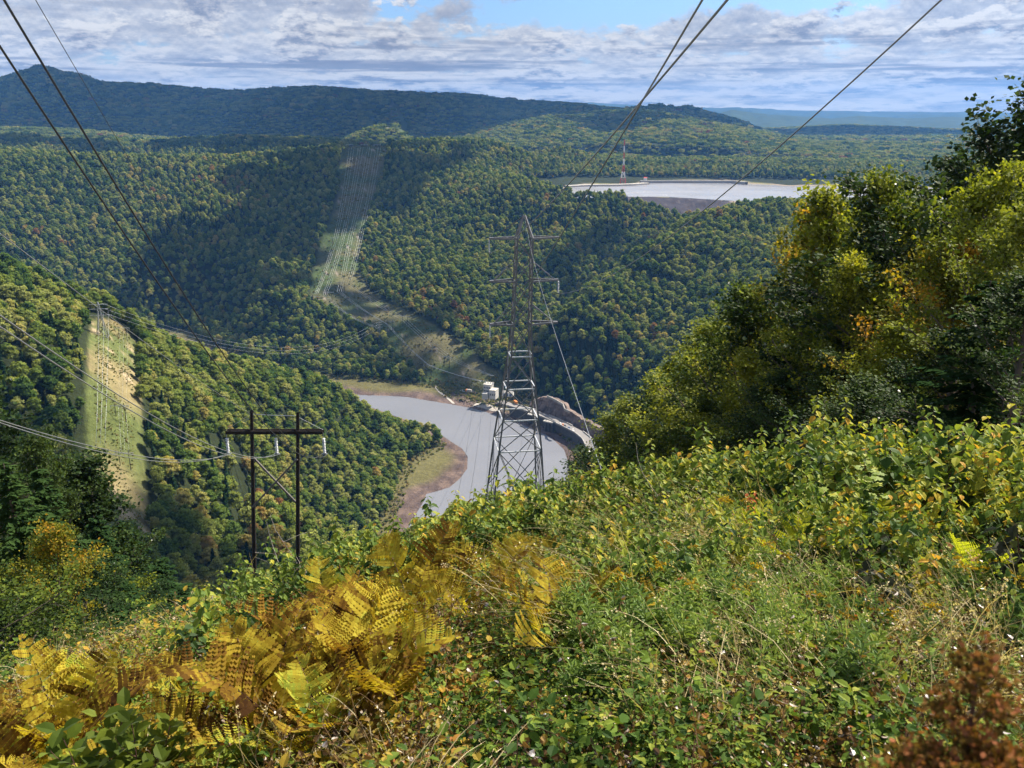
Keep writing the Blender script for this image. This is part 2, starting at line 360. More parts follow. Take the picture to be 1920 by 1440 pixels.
def terrain(a, r, detail=True):
    """ground height at azimuth a, horizontal range r"""
    x, y = r*np.sin(a), r*np.cos(a)
    g = tps(a, np.log(np.clip(r, 0.5, 3400)))
    h = CZ - EYE - r*g
    h = np.where(r > 3300, h*(1-sst(r, 3300, 3500)) + 225*sst(r, 3300, 3500), h)
    n1 = fbm(x, y, 260, 4)
    h = h + n1*10*sst(r, 350, 900)*(1-sst(r, 3000, 3500)) + fbm(x, y, 0.9, 3)*0.10*(1-sst(r, 5, 60)) + fbm(x, y, 12, 3)*0.5*sst(r, 8, 40)
    n2 = fbm(x, y, 1100, 5, 0.55)
    for poly, r0, L, zb in LAYERS:
        pu = np.array([ray(u, v) for u, v in poly])
        zc_ = CZ - r0*np.interp(a, pu[:, 0], pu[:, 1]) - (20 if r0 < 5000 else (30 if r0 < 9000 else 0))
        rr = r + n2*r0*0.04
        t = np.abs(rr-r0)/np.where(rr < r0, L, L*0.8)
        # spurs running down the slope
        S = np.clip(1-np.clip(t, 0, 1)**1.35, 0, 1)
        spur = fbm(a*r0/1.0, rr*0.25, 520, 4)*(zc_-zb)*0.75*np.clip(t*2.2, 0, 1)*S
        h = np.maximum(h, zb + (zc_-zb)*S + spur*(S > 0) - np.maximum(t-1, 0)*900 - 900*sst(3200-r, 0, 400))
    # water beds and banks
    dw = sdf(river_poly, x, y); dm = sdf(mud_poly, x, y)
    near = (r > 550) & (r < 1800)
    zf = 0.15 + np.clip(dw, 0, 80)*0.035 + fbm(x, y, 18, 3)*0.5*np.clip(dw/10, 0, 1)
    zf = np.where(dw < 0, -0.6, zf)
    land = np.maximum(h, 3.0)
    k = sst(dm, 0, 120)
    hb = np.where(dw < 0, zf, np.where(dm < 0, zf, zf*(1-k) + land*k))
    h = np.where(near, hb, h)
    dr = sdf(res_poly, x, y)
    res = (r > 1500) & (r < 2700)
    hr = np.where(dr < 0, RES_Z-2, h)
    k = sst(dr, 0, 60)
    hr = np.where((dr >= 0) & (dr < 60), (RES_Z+0.3+dr*0.06)*(1-k) + hr*k, hr)
    h = np.where(res, hr, h)
    return h

NA, NR = 720, 760
AZ = np.linspace(R(-48), R(48), NA)
RR = np.concatenate([[0.05], np.exp(np.linspace(math.log(0.5), math.log(600), 300, endpoint=False)), np.exp(np.linspace(math.log(600), math.log(26000), NR-301))])
A2, R2 = np.meshgrid(AZ, RR, indexing='ij')
H = terrain(A2, R2)
LR = np.log(RR)
def height(x, y):
    x = np.asarray(x, float); y = np.asarray(y, float)
    r = np.maximum(np.hypot(x, y), 0.06); a = np.clip(np.arctan2(x, y), AZ[0]+1e-6, AZ[-1]-1e-6)
    ia = (a-AZ[0])/(AZ[1]-AZ[0]); i = np.clip(np.floor(ia).astype(int), 0, NA-2); fa = ia-i
    j = np.clip(np.searchsorted(RR, r)-1, 0, NR-2); fr = (r-RR[j])/(RR[j+1]-RR[j])
    return (H[i, j]*(1-fa)+H[i+1, j]*fa)*(1-fr) + (H[i, j+1]*(1-fa)+H[i+1, j+1]*fa)*fr
def gp(u, r, dz=0.0):
    """point on the ground at picture column u and range r"""
    v = 800.0
    for _ in range(5):
        a, _T = ray(u, v); p = np.array([r*math.sin(a), r*math.cos(a), 0.0]); p[2] = float(height(p[0], p[1])) + dz
        v = project(p)[1]
    return p
def hit(u, v, rmin=300.0, lift=0.0):
    """first ground point beyond rmin on a pixel's sight line"""
    a, T = ray(u, v); rr = np.exp(np.linspace(math.log(rmin), math.log(9000), 1500))
    z = CZ - rr*T; h = height(rr*math.sin(a), rr*math.cos(a)) + lift
    k = np.argmax(z < h); r = rr[k]
    return np.array([r*math.sin(a), r*math.cos(a), float(height(r*math.sin(a), r*math.cos(a)))])
def hit_poly(px, rmin=300.0): return np.array([hit(u, v, rmin)[:2] for u, v in px])

# clearings cut through the forest
CORR_NEAR = hit_poly([(172, 1000), (174, 850), (173, 780), (175, 700), (176, 640), (179, 606), (205, 603), (230, 612), (246, 634), (252, 700), (257, 800), (262, 900), (270, 1000)])
CORR_FAR = hit_poly([(655, 277), (636, 370), (616, 430), (598, 480), (588, 530), (586, 562), (606, 578), (650, 596), (700, 616), (722, 630), (735, 650), (760, 680), (790, 705), (808, 722),
                     (850, 727), (900, 735), (935, 742), (948, 735), (930, 700), (880, 660), (830, 625), (780, 595), (725, 572), (690, 548), (668, 510), (672, 470), (684, 420), (700, 370), (716, 330), (722, 290), (735, 272), (700, 268)], 1100.0)
CORR_RIDGE = hit_poly([(750, 262), (752, 235), (742, 215), (728, 190), (722, 175), (727, 175), (736, 190), (752, 213), (764, 235), (766, 262)], 3600.0)
def res_bank_mask(x, y): 
    d = sdf(res_poly, x, y); return (d > 0) & (d < 22)
DAM_POLY = hit_poly([(1160, 369), (1245, 369.5), (1300, 372), (1366, 377), (1385, 388), (1350, 404), (1300, 408), (1255, 400), (1215, 388), (1180, 380)], 1500.0)

x2, y2 = R2*np.sin(A2), R2*np.cos(A2)
dW = sdf(river_poly, x2, y2); dM = sdf(mud_poly, x2, y2); dRS = sdf(res_poly, x2, y2)
dCN = sdf(CORR_NEAR, x2, y2); dCF = sdf(CORR_FAR, x2, y2); dCR = sdf(CORR_RIDGE, x2, y2); dDM = sdf(DAM_POLY, x2, y2)
nA = fbm(x2, y2, 60, 4); nB = fbm(x2, y2, 9, 3); nC = fbm(x2, y2, 160, 3)
def C3(*c): return np.array(c)[None, None]
def lerp(c, d, k): return c*(1-k[..., None]) + d*k[..., None]
gc = np.broadcast_to(C3(.024, .032, .013), A2.shape+(3,)).copy()
far = sst(R2, 2500, 5000)
gc = lerp(gc, np.broadcast_to(C3(.040, .062, .022), gc.shape), far)
nearm = 1-sst(R2, 25, 60)
gc = lerp(gc, np.broadcast_to(C3(.055, .045, .022), gc.shape), nearm)
gc = lerp(gc, np.broadcast_to(C3(.10, .07, .035), gc.shape), nearm*sst(nB, 0.0, 0.4))
grass = lerp(lerp(np.broadcast_to(C3(.095, .115, .036), gc.shape), np.broadcast_to(C3(.20, .165, .08), gc.shape), sst(nA+nB*.6, -.25, .3)), np.broadcast_to(C3(.34, .27, .17), gc.shape), sst(nB+nC*.5, .32, .5))
grass2 = lerp(lerp(np.broadcast_to(C3(.058, .082, .028), gc.shape), np.broadcast_to(C3(.115, .105, .050), gc.shape), sst(nA, -.15, .4)), np.broadcast_to(C3(.24, .20, .17), gc.shape), sst(nB, .42, .6))
gc = lerp(gc, grass, 1-sst(dCN, 2, 4)); gc = lerp(gc, grass2, 1-sst(dCF, 0, 8)); gc = lerp(gc, grass2, 1-sst(dCR, -5, 10))
rv = (R2 > 550) & (R2 < 1800)
mudc = lerp(np.broadcast_to(C3(.085, .062, .056), gc.shape), np.broadcast_to(C3(.15, .108, .088), gc.shape), sst(nB, -.2, .4))
mudg = lerp(mudc, np.broadcast_to(C3(.115, .105, .042), gc.shape), sst(dW + nA*14, 12, 30))
gc = lerp(gc, mudg, (1-sst(dM, 2, 10))*rv)
rs = (R2 > 1500) & (R2 < 2750)
gc = lerp(gc, lerp(np.broadcast_to(C3(.26, .21, .16), gc.shape), np.broadcast_to(C3(.20, .19, .085), gc.shape), sst(nA, -.2, .3)), ((1-sst(dRS, 18, 34)))*rs)
gc = lerp(gc, lerp(np.broadcast_to(C3(.045, .040, .048), gc.shape), np.broadcast_to(C3(.085, .075, .08), gc.shape), sst(nB, .1, .5)), (1-sst(dDM, 0, 3)))
gc = np.clip(gc, 0.004, 1)

def grid_mesh(name, X_, Y_, Z_, col, mat):
    n, m = X_.shape
    V = np.stack([X_, Y_, Z_], -1).reshape(-1, 3)
    i = np.arange(n-1)[:, None]*m; j = np.arange(m-1)[None]
    Fc = np.stack([i+j, i+j+1, i+m+j+1, i+m+j], -1).reshape(-1, 4)[:, ::-1]
    mb = MB(); mb.add(V, Fc, 0.5); me = mb.mesh(name, mat, True)
    ca = me.color_attributes.new('gcol', 'FLOAT_COLOR', 'POINT')
    ca.data.foreach_set('color', np.concatenate([col.reshape(-1, 3), np.ones((n*m, 1))], 1).astype(np.float32).ravel())
    return me

def new_mat(name):
    m = bpy.data.materials.new(name); m.use_nodes = True; return m, NT(m.node_tree)
gm, t = new_mat('ground')
attr = t.n('ShaderNodeAttribute', attribute_name='gcol')
geo = t.n('ShaderNodeNewGeometry')
nz = t.n('ShaderNodeTexNoise', {'Vector': geo.outputs['Position'], 'Scale': 0.22, 'Detail': 8, 'Roughness': .65})
nz2 = t.n('ShaderNodeTexNoise', {'Vector': geo.outputs['Position'], 'Scale': 0.012, 'Detail': 6, 'Roughness': .6})
k = t.m('MULTIPLY_ADD', nz.outputs[0], 1.5, 0.25); k2 = t.m('MULTIPLY_ADD', nz2.outputs[0], 0.9, 0.55)
kk = t.m('MULTIPLY', k, k2)
colr = t.n('ShaderNodeVectorMath', {0: attr.outputs['Color'], 3: kk}, operation='SCALE')
bmp = t.n('ShaderNodeBump', {'Height': nz.outputs[0], 'Strength': .7, 'Distance': 2.0})
bs = t.n('ShaderNodeBsdfPrincipled', {'Base Color': colr.outputs[0], 'Roughness': .95, 'Normal': bmp.outputs[0], 'Specular IOR Level': .1})
t.n('ShaderNodeOutputMaterial', {'Surface': bs.outputs[0]})
ground = link('ground', grid_mesh('ground', x2, y2, H, gc, gm)); tag(ground, 'wooded hills and valley floor under the vegetation', 'ground', kind='structure')

# far side and back of the world, so the ground also runs on outside the picture
def poly_mesh(name, poly, z, mat):
    import mathutils
    from mathutils.geometry import tessellate_polygon
    v3 = [mathutils.Vector((p[0], p[1], 0)) for p in poly]
    tri = np.array(tessellate_polygon([v3]))
    mb = MB(); mb.add(np.c_[poly, np.full(len(poly), z)], tri)
    me = mb.mesh(name, mat)
    if len(me.polygons) and me.polygons[0].normal.z < 0: me.flip_normals()
    return me
def water_mat(name, base, rough, bscale, bdist, spec=.5):
    m, t = new_mat(name)
    geo = t.n('ShaderNodeNewGeometry')
    mp = t.n('ShaderNodeMapping', {'Vector': geo.outputs['Position'], 'Scale': (.5, 1.0, 1.0), 'Rotation': (0, 0, .1)})
    nz = t.n('ShaderNodeTexNoise', {'Vector': mp.outputs[0], 'Scale': bscale, 'Detail': 5, 'Roughness': .6})
    big = t.n('ShaderNodeTexNoise', {'Vector': mp.outputs[0], 'Scale': bscale*.03, 'Detail': 5, 'Roughness': .6})
    bc = t.mix(big.outputs[0], tuple(x*.8 for x in base), tuple(x*1.15 for x in base))
    bm = t.n('ShaderNodeBump', {'Height': nz.outputs[0], 'Strength': 1.0, 'Distance': bdist})
    rg = t.m('MULTIPLY_ADD', big.outputs[0], .25, rough-.1)
    bs = t.n('ShaderNodeBsdfPrincipled', {'Base Color': bc, 'Roughness': rg, 'IOR': 1.33, 'Normal': bm.outputs[0], 'Specular IOR Level': spec})
    t.n('ShaderNodeOutputMaterial', {'Surface': bs.outputs[0]}); return m
big = np.array(river_poly)
riv = link('river', poly_mesh('river', river_poly, 0.0, water_mat('river_water', (.185, .192, .215), .2, .35, .35)))
tag(riv, 'grey river bending round the wooded point below the dam', 'river', kind='structure')
rsv = link('reservoir_water', poly_mesh('reservoir_water', res_poly, RES_Z, water_mat('reservoir_water', (.30, .30, .32), .2, .4, .15)))
tag(rsv, 'pale upper reservoir high among the hills', 'reservoir', kind='structure')
# ------------------------------------------------------------------ foliage and bark materials
def leaf_mat(name, stops, trans=0.35, patch=0.0, patch_scale=0.004, gloss=0.0, rnd=1.0, tintw=0.35, loc=True):
    """leaf colour from the plant's own random number, a slow patch of kinds over the hills, and each leaf's tint"""
    m, t = new_mat(name)
    oi = t.n('ShaderNodeObjectInfo')
    at_ = t.n('ShaderNodeAttribute', attribute_name='tint')
    f = t.m('MULTIPLY', oi.outputs['Random'], rnd)
    f = t.m('ADD', f, t.m('MULTIPLY', t.m('SUBTRACT', at_.outputs['Fac'], .5), tintw))
    if patch:
        nz = t.n('ShaderNodeTexNoise', {'Vector': oi.outputs['Location'], 'Scale': patch_scale, 'Detail': 3, 'Roughness': .6})
        f = t.m('ADD', f, t.m('MULTIPLY', t.m('SUBTRACT', nz.outputs[0], .5), patch))
    f = t.m('ADD', f, (1-rnd)*.5, clamp=True)
    c = t.ramp(f, stops)
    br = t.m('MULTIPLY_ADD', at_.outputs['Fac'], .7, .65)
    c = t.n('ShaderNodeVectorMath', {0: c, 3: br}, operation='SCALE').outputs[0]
    d = t.n('ShaderNodeBsdfDiffuse', {'Color': c})
    tr = t.n('ShaderNodeBsdfTranslucent', {'Color': t.mix(1.0, c, (1.25, 1.2, .45), 'MULTIPLY')})
    s = t.n('ShaderNodeMixShader', {0: trans, 1: d.outputs[0], 2: tr.outputs[0]})
    if gloss:
        g = t.n('ShaderNodeBsdfGlossy', {'Color': (1, 1, 1, 1), 'Roughness': .55})
        fr = t.n('ShaderNodeFresnel', {'IOR': 1.42})
        s = t.n('ShaderNodeMixShader', {0: t.m('MULTIPLY', fr.outputs[0], gloss), 1: s.outputs[0], 2: g.outputs[0]})
    t.n('ShaderNodeOutputMaterial', {'Surface': s.outputs[0]}); return m
def plain_mat(name, col, rough=.8, metal=0.0, var=.35, scale=3.0, spec=.3, col2=None, bump=0.0):
    m, t = new_mat(name)
    tco = t.n('ShaderNodeTexCoord')
    nz = t.n('ShaderNodeTexNoise', {'Vector': tco.outputs['Object'], 'Scale': scale, 'Detail': 6, 'Roughness': .65})
    c2 = col2 or tuple(x*(1-var) for x in col)
    c = t.ramp(nz.outputs[0], [(.3, c2), (.7, col)])
    at_ = t.n('ShaderNodeAttribute', attribute_name='tint')
    c = t.n('ShaderNodeVectorMath', {0: c, 3: t.m('MULTIPLY_ADD', at_.outputs['Fac'], .6, .7)}, operation='SCALE').outputs[0]
    ins = {'Base Color': c, 'Roughness': rough, 'Metallic': metal, 'Specular IOR Level': spec}
    if bump: ins['Normal'] = t.n('ShaderNodeBump', {'Height': nz.outputs[0], 'Strength': bump, 'Distance': .05}).outputs[0]
    bs = t.n('ShaderNodeBsdfPrincipled', ins)
    t.n('ShaderNodeOutputMaterial', {'Surface': bs.outputs[0]}); return m
BARK = plain_mat('bark', (.13, .105, .085), .9, scale=2.0, var=.5)
FOREST_STOPS = [(0.0, (.050, .098, .032)), (.2, (.098, .158, .038)), (.42, (.165, .220, .048)), (.64, (.235, .272, .068)), (.84, (.305, .325, .110)), (.94, (.39, .345, .11)), (.985, (.33, .22, .08)), (1.0, (.24, .12, .06))]
CROWN = leaf_mat('forest_leaves', FOREST_STOPS, trans=.48, patch=.75, patch_scale=.005, rnd=.84, tintw=.10)
CONIF = leaf_mat('needle_leaves', [(0, (.010, .026, .012)), (.6, (.018, .042, .018)), (1, (.030, .058, .022))], trans=.12, tintw=.3)

DIAM = np.array([[0, -.5, 0], [.42, 0, .06], [0, .5, 0], [-.42, 0, .06]]); DIAMF = [[0, 1, 2, 3]]
import bmesh
def ico(sub):
    bm = bmesh.new(); bmesh.ops.create_icosphere(bm, subdivisions=sub, radius=1.0)
    V = np.array([v.co[:] for v in bm.verts]); Fc = np.array([[v.index for v in f.verts] for f in bm.faces]); bm.free(); return V, Fc
ICO1 = ico(1); ICO2 = ico(2)
def crown_mesh(seed, nl, nq, qs, rad=5.2, top=16.0, low=5.0, name='crown', extra=()):
    g = np.random.default_rng(seed); mb = MB()
    ch = (top-low)
    for i in range(nl):
        a = i*2.39996+g.normal()*.3; f = (i+.5)/nl
        zz = low + ch*(0.22 + .62*f**.8); rr = rad*.62*math.sqrt(max(0.02, 1-f**1.6))*(0.75+.4*g.random())
        c = np.array([rr*math.cos(a), rr*math.sin(a), zz]); lr = rad*(.36+.16*g.random())*(1-.25*f)
        if i == 0: c = np.array([0, 0, low+ch*.5]); lr = rad*.62
        S = np.array([1, 1, .82])*lr
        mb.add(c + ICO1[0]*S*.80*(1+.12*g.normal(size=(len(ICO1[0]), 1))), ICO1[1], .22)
        d = rdirs(nq, g); d[:, 2] = np.where(d[:, 2] < -.25, -d[:, 2], d[:, 2])
        p = c + d*S*(0.86+.26*g.random((nq, 1)))
        N = unit(d + g.normal(size=(nq, 3))*.42 + np.array([0, 0, .25]))
        D = np.cross(N, rdirs(nq, g))
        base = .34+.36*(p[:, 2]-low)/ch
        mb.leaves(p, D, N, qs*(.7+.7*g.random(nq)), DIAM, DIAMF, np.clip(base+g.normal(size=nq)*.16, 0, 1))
    return mb
def conifer_far(seed, H_=17.0, w=3.6, nq=420):
    g = np.random.default_rng(seed); mb = MB()
    f = g.random(nq)**.8; a = g.random(nq)*6.283; lay = .72+.28*np.sin(f*38+g.random(nq))
    rr = w*(1-f)**.9*lay*(.6+.4*g.random(nq))
    p = np.c_[rr*np.cos(a), rr*np.sin(a), 2.5+f*(H_-2.5)]
    N = unit(np.c_[np.cos(a)*.5, np.sin(a)*.5, np.full(nq, .9)]+g.normal(size=(nq, 3))*.3); D = np.c_[np.cos(a), np.sin(a), np.full(nq, -.35)]
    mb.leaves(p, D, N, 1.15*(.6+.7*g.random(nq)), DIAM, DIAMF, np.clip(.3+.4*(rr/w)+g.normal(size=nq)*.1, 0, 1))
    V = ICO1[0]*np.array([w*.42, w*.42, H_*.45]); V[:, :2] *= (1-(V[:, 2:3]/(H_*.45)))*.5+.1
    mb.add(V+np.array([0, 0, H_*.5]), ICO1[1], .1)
    return mb

# ------------------------------------------------------------------ where trees stand
zz_ = H + 14.0
Tcan = (CZ - zz_)/np.maximum(R2, 1e-6); Tbase = (CZ - H)/np.maximum(R2, 1e-6)
runmin = np.minimum.accumulate(np.where(R2 > 8, np.where(R2 > 320, (CZ-H-12)/R2, Tbase), 99), axis=1)
def visible(x, y, top=22.0, margin=.012):
    r = np.hypot(x, y); a = np.arctan2(x, y)
    i = np.clip(np.round((a-AZ[0])/(AZ[1]-AZ[0])).astype(int), 0, NA-1); j = np.clip(np.searchsorted(RR, r*.985)-1, 0, NR-1)
    z = height(x, y) + top
    return (CZ-z)/r < runmin[i, j] + margin
def scatter(r0, r1, sp, seed, azlim=R(34.5)):
    g = np.random.default_rng(seed); xm = r1*math.sin(azlim)
    xs = np.arange(-xm, xm, sp); ys = np.arange(r0*math.cos(azlim)-sp, r1, sp)
    X_, Y_ = np.meshgrid(xs, ys); X_ = X_ + (np.arange(len(ys)) % 2)[:, None]*sp*.5
    X_ = (X_ + (g.random(X_.shape)-.5)*sp*.85).ravel(); Y_ = (Y_ + (g.random(Y_.shape)-.5)*sp*.85).ravel()
    r = np.hypot(X_, Y_); a = np.arctan2(X_, Y_)
    k = (r >= r0) & (r < r1) & (abs(a) < azlim)
    X_, Y_ = X_[k], Y_[k]
    k = visible(X_, Y_); X_, Y_ = X_[k], Y_[k]; r = np.hypot(X_, Y_)
    ok = np.ones(len(X_), bool)
    if r0 < 1900:
        ok &= (sdf(mud_poly, X_, Y_) > 3) | (r < 560) | (r > 1800); ok &= (sdf(river_poly, X_, Y_) > 8) | (r < 560)
        ok &= (sdf(CORR_NEAR, X_, Y_) > 4.5)
    if r1 > 1000 and r0 < 2800: ok &= (sdf(CORR_FAR, X_, Y_) > 5); ok &= sdf(DAM_POLY, X_, Y_) > 6; ok &= sdf(res_poly, X_, Y_) > 24
    if r1 > 3500: ok &= sdf(CORR_RIDGE, X_, Y_) > 4
    for extra in CLEAR: ok &= sdf(extra, X_, Y_) > 3
    return X_[ok], Y_[ok]
# open ground round the power station, the road and the grass shore of the reservoir
CLEAR = [hit_poly([(800, 712), (870, 715), (935, 705), (975, 722), (1010, 745), (1060, 768), (1100, 790), (1150, 820), (1150, 880), (1080, 880), (1040, 840), (950, 790), (850, 760)], 700.0),
         hit_poly([(980, 343), (985, 334), (1100, 334), (1180, 331), (1230, 333), (1400, 336), (1600, 337), (1600, 352), (1200, 352), (1060, 356)], 1950.0),
         hit_poly([(452, 1000), (447, 880), (433, 840), (441, 838), (454, 880), (462, 1000)], 350.0)]
sets = []
for r0, r1, spc, sd, lod in ((200, 1250, 6.7, 1, 0), (1250, 2900, 8.3, 2, 1), (2900, 5000, 19.0, 3, 2), (5000, 8600, 29.0, 4, 2)):
    xs, ys = scatter(r0, r1, spc, sd); sets.append((xs, ys, lod, spc)); print('trees', r0, r1, len(xs))
fx = np.concatenate([s[0] for s in sets]); fy = np.concatenate([s[1] for s in sets])
fl = np.concatenate([np.full(len(s[0]), s[2]) for s in sets])
fz = height(fx, fy); fr = np.hypot(fx, fy)
g3 = np.random.default_rng(33)
con_noise = fbm(fx, fy, 220, 3); isc = (con_noise + g3.normal(size=len(fx))*.22 > .42)
isc &= (g3.random(len(fx)) < .7)
fs = np.where(fl == 0, .95, np.where(fl == 1, 1.02, 1.1))*(.55+.78*g3.random(len(fx))**1.3)
order = np.argsort(fr)
inview = np.abs(np.arctan2(fx, fy)) < R(31.5)
near_ids = [i for i in order if inview[i] and visible(fx[i:i+1], fy[i:i+1], 16, -.004)[0]][:300]
near_set = set(near_ids)

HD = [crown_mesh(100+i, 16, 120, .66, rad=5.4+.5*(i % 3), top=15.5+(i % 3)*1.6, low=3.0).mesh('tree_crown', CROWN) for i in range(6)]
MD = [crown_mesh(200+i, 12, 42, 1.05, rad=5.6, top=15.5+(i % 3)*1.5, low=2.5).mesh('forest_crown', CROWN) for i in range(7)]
def clump(seed):
    g = np.random.default_rng(seed); mb = MB()
    for k in range(5):
        a = k*1.2566+g.random(); d = 0 if k == 0 else 6.5
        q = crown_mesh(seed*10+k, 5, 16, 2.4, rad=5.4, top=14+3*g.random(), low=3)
        sub = np.concatenate(q.V) + np.array([d*math.cos(a), d*math.sin(a), 0])
        n0 = mb.n; mb.V.append(sub); mb.n += len(sub); mb.T.append(np.concatenate(q.T)*.8+.2*g.random())
        for kk in (3, 4):
            if q.F[kk]: mb.F[kk].append(np.concatenate(q.F[kk])+n0)
    return mb
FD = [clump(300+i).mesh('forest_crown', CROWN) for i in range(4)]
CD = [conifer_far(400+i).mesh('forest_conifer', CONIF) for i in range(3)]
tm = MB(); tm.tube([[0, 0, -2], [.1, 0, 4], [0, .15, 9]], [.28, .22, .12], 6)
for k_ in range(5):
    a_ = k_*1.3; tm.tube([[0, 0, 4.5+k_], [1.2*math.cos(a_), 1.2*math.sin(a_), 6.2+k_], [2.6*math.cos(a_), 2.6*math.sin(a_), 8+k_]], [.13, .09, .04], 5)
TRUNK = tm.mesh('trunk', BARK)
tm = MB(); tm.tube([[0, 0, -2], [0, 0, 8], [0, 0, 16]], [.26, .16, .04], 6); CTRUNK = tm.mesh('trunk', BARK)
# instanced mass of woodland
proto = bpy.data.collections.new('forest_prototypes')   # instance sources, not linked to the scene
for k_, me in enumerate(MD + CD + FD):
    o = bpy.data.objects.new('forest_tree_source', me); proto.objects.link(o); o.name = 'source_%02d' % k_
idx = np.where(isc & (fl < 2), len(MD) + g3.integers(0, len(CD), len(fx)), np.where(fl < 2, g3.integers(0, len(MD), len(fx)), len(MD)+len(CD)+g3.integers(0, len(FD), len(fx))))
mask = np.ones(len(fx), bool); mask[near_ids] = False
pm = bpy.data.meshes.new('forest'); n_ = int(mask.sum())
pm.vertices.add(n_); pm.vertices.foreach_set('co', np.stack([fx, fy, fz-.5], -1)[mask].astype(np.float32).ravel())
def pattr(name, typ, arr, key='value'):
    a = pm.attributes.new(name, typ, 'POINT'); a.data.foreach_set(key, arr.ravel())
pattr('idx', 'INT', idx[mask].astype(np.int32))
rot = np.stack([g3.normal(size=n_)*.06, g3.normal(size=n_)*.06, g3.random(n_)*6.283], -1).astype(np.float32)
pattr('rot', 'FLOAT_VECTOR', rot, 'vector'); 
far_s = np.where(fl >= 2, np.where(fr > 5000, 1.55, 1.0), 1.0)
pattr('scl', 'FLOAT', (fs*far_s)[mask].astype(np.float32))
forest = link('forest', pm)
tag(forest, 'dense mixed autumn woodland covering the hills to the far ridge', 'forest', kind='stuff')
def instancer(obj, coll):
    ng = bpy.data.node_groups.new(obj.name+'_spread', 'GeometryNodeTree')
    ng.interface.new_socket('Geometry', in_out='INPUT', socket_type='NodeSocketGeometry'); ng.interface.new_socket('Geometry', in_out='OUTPUT', socket_type='NodeSocketGeometry')
    N_ = ng.nodes; L_ = ng.links
    gi = N_.new('NodeGroupInput'); go = N_.new('NodeGroupOutput')
    m2p = N_.new('GeometryNodeMeshToPoints'); iop = N_.new('GeometryNodeInstanceOnPoints'); ci = N_.new('GeometryNodeCollectionInfo')
    ci.inputs['Collection'].default_value = coll; ci.inputs['Separate Children'].default_value = True; ci.inputs['Reset Children'].default_value = True
    def na(nm, ty):
        q = N_.new('GeometryNodeInputNamedAttribute'); q.data_type = ty; q.inputs[0].default_value = nm; return q.outputs[0]
    L_.new(gi.outputs[0], m2p.inputs[0]); L_.new(m2p.outputs[0], iop.inputs['Points']); L_.new(ci.outputs[0], iop.inputs['Instance'])
    iop.inputs['Pick Instance'].default_value = True
    L_.new(na('idx', 'INT'), iop.inputs['Instance Index']); L_.new(na('rot', 'FLOAT_VECTOR'), iop.inputs['Rotation']); L_.new(na('scl', 'FLOAT'), iop.inputs['Scale'])
    L_.new(iop.outputs[0], go.inputs[0])
    md = obj.modifiers.new('spread', 'NODES'); md.node_group = ng
instancer(forest, proto)
# the 300 nearest forest trees, one by one
for i in near_ids:
    con = bool(isc[i])
    kind = 'forest_conifer' if con else 'forest_tree'
    side = 'left' if np.degrees(np.arctan2(fx[i], fy[i])) < -5 else 'right'
    o = empty(kind, (fx[i], fy[i], fz[i]-.5), g3.random()*6.283, fs[i])
    if con: tag(o, 'dark narrow evergreen among broadleaf crowns on the lower wooded slope', 'tree', 'evergreens on the nearer valley slope')
    else: tag(o, 'round green broadleaf crown on the nearer slope of the valley woods', 'tree', 'broadleaf trees on the nearer valley slope')
    link('crown', (CD if con else HD)[int(g3.integers(0, 3 if con else 6))], o)
    link('trunk', CTRUNK if con else TRUNK, o)

# ------------------------------------------------------------------ haze
hb = MB(); zlo, zhi = float(H.min())-1.0, 1000.0
hb.box((0, 10250, (zlo+zhi)/2), (34000, 22500, zhi-zlo))
hm, t = new_mat('haze')
vol = t.n('ShaderNodeVolumePrincipled', {'Color': (.15, .42, 1.0, 1), 'Density': 4.8e-5, 'Anisotropy': .1})
t.n('ShaderNodeOutputMaterial', {'Volume': vol.outputs[0]})
haze = hb.build('haze', hm); tag(haze, 'pale blue air softening the farthest hills', 'haze', kind='stuff')
# ------------------------------------------------------------------ metals, wood, concrete
STEEL = plain_mat('galvanised_steel', (.18, .185, .20), .45, .3, var=.3, scale=1.5, spec=.5)
STEEL_B = plain_mat('sunlit_steel', (.62, .64, .66), .4, .6, var=.15, scale=1.5, spec=.5)  # paler copy of the steel, sun on the metal put into its colour
POLEWOOD = plain_mat('creosoted_wood', (.026, .020, .018), .85, var=.5, scale=6, bump=.3)
CABLE = plain_mat('aluminium_cable', (.55, .56, .58), .38, .8, var=.1, spec=.5)
CABLE_D = plain_mat('dark_cable', (.055, .06, .07), .6, .3, var=.1)  # darker tone of the cable, shared by wheels and a heap
CABLE_M = plain_mat('grey_cable', (.26, .27, .28), .5, .4, var=.1)
PORCE = plain_mat('porcelain', (.46, .48, .50), .25, var=.1, spec=.6)
CONC = plain_mat('concrete', (.36, .34, .31), .85, var=.25, scale=.15)
CONC_D = plain_mat('dark_concrete', (.15, .135, .125), .85, var=.4, scale=.2)  # darker concrete tone for dam wall, piers and gates
ROAD = plain_mat('road_surface', (.24, .225, .215), .9, var=.2, scale=.1)
GRAVEL = plain_mat('pale_gravel', (.46, .43, .38), .95, var=.3, scale=.15)
ROCK = plain_mat('rock', (.22, .165, .14), .95, var=.55, scale=.12, bump=.5)
BUILD = plain_mat('weathered_render', (.50, .485, .45), .8, var=.3, scale=.8)
PAINTW = plain_mat('white_paint', (.72, .72, .70), .5, var=.08)
PAINTR = plain_mat('red_paint', (.50, .075, .045), .5, var=.1)
PAINTO = plain_mat('orange_paint', (.62, .22, .06), .5, var=.15)
PAINTK = plain_mat('dark_paint', (.035, .045, .07), .4, var=.1)
PAINTB = plain_mat('blue_paint', (.08, .14, .28), .35, var=.1)
GLASS_D = plain_mat('dark_glass', (.02, .025, .03), .12, var=.05, spec=.8)

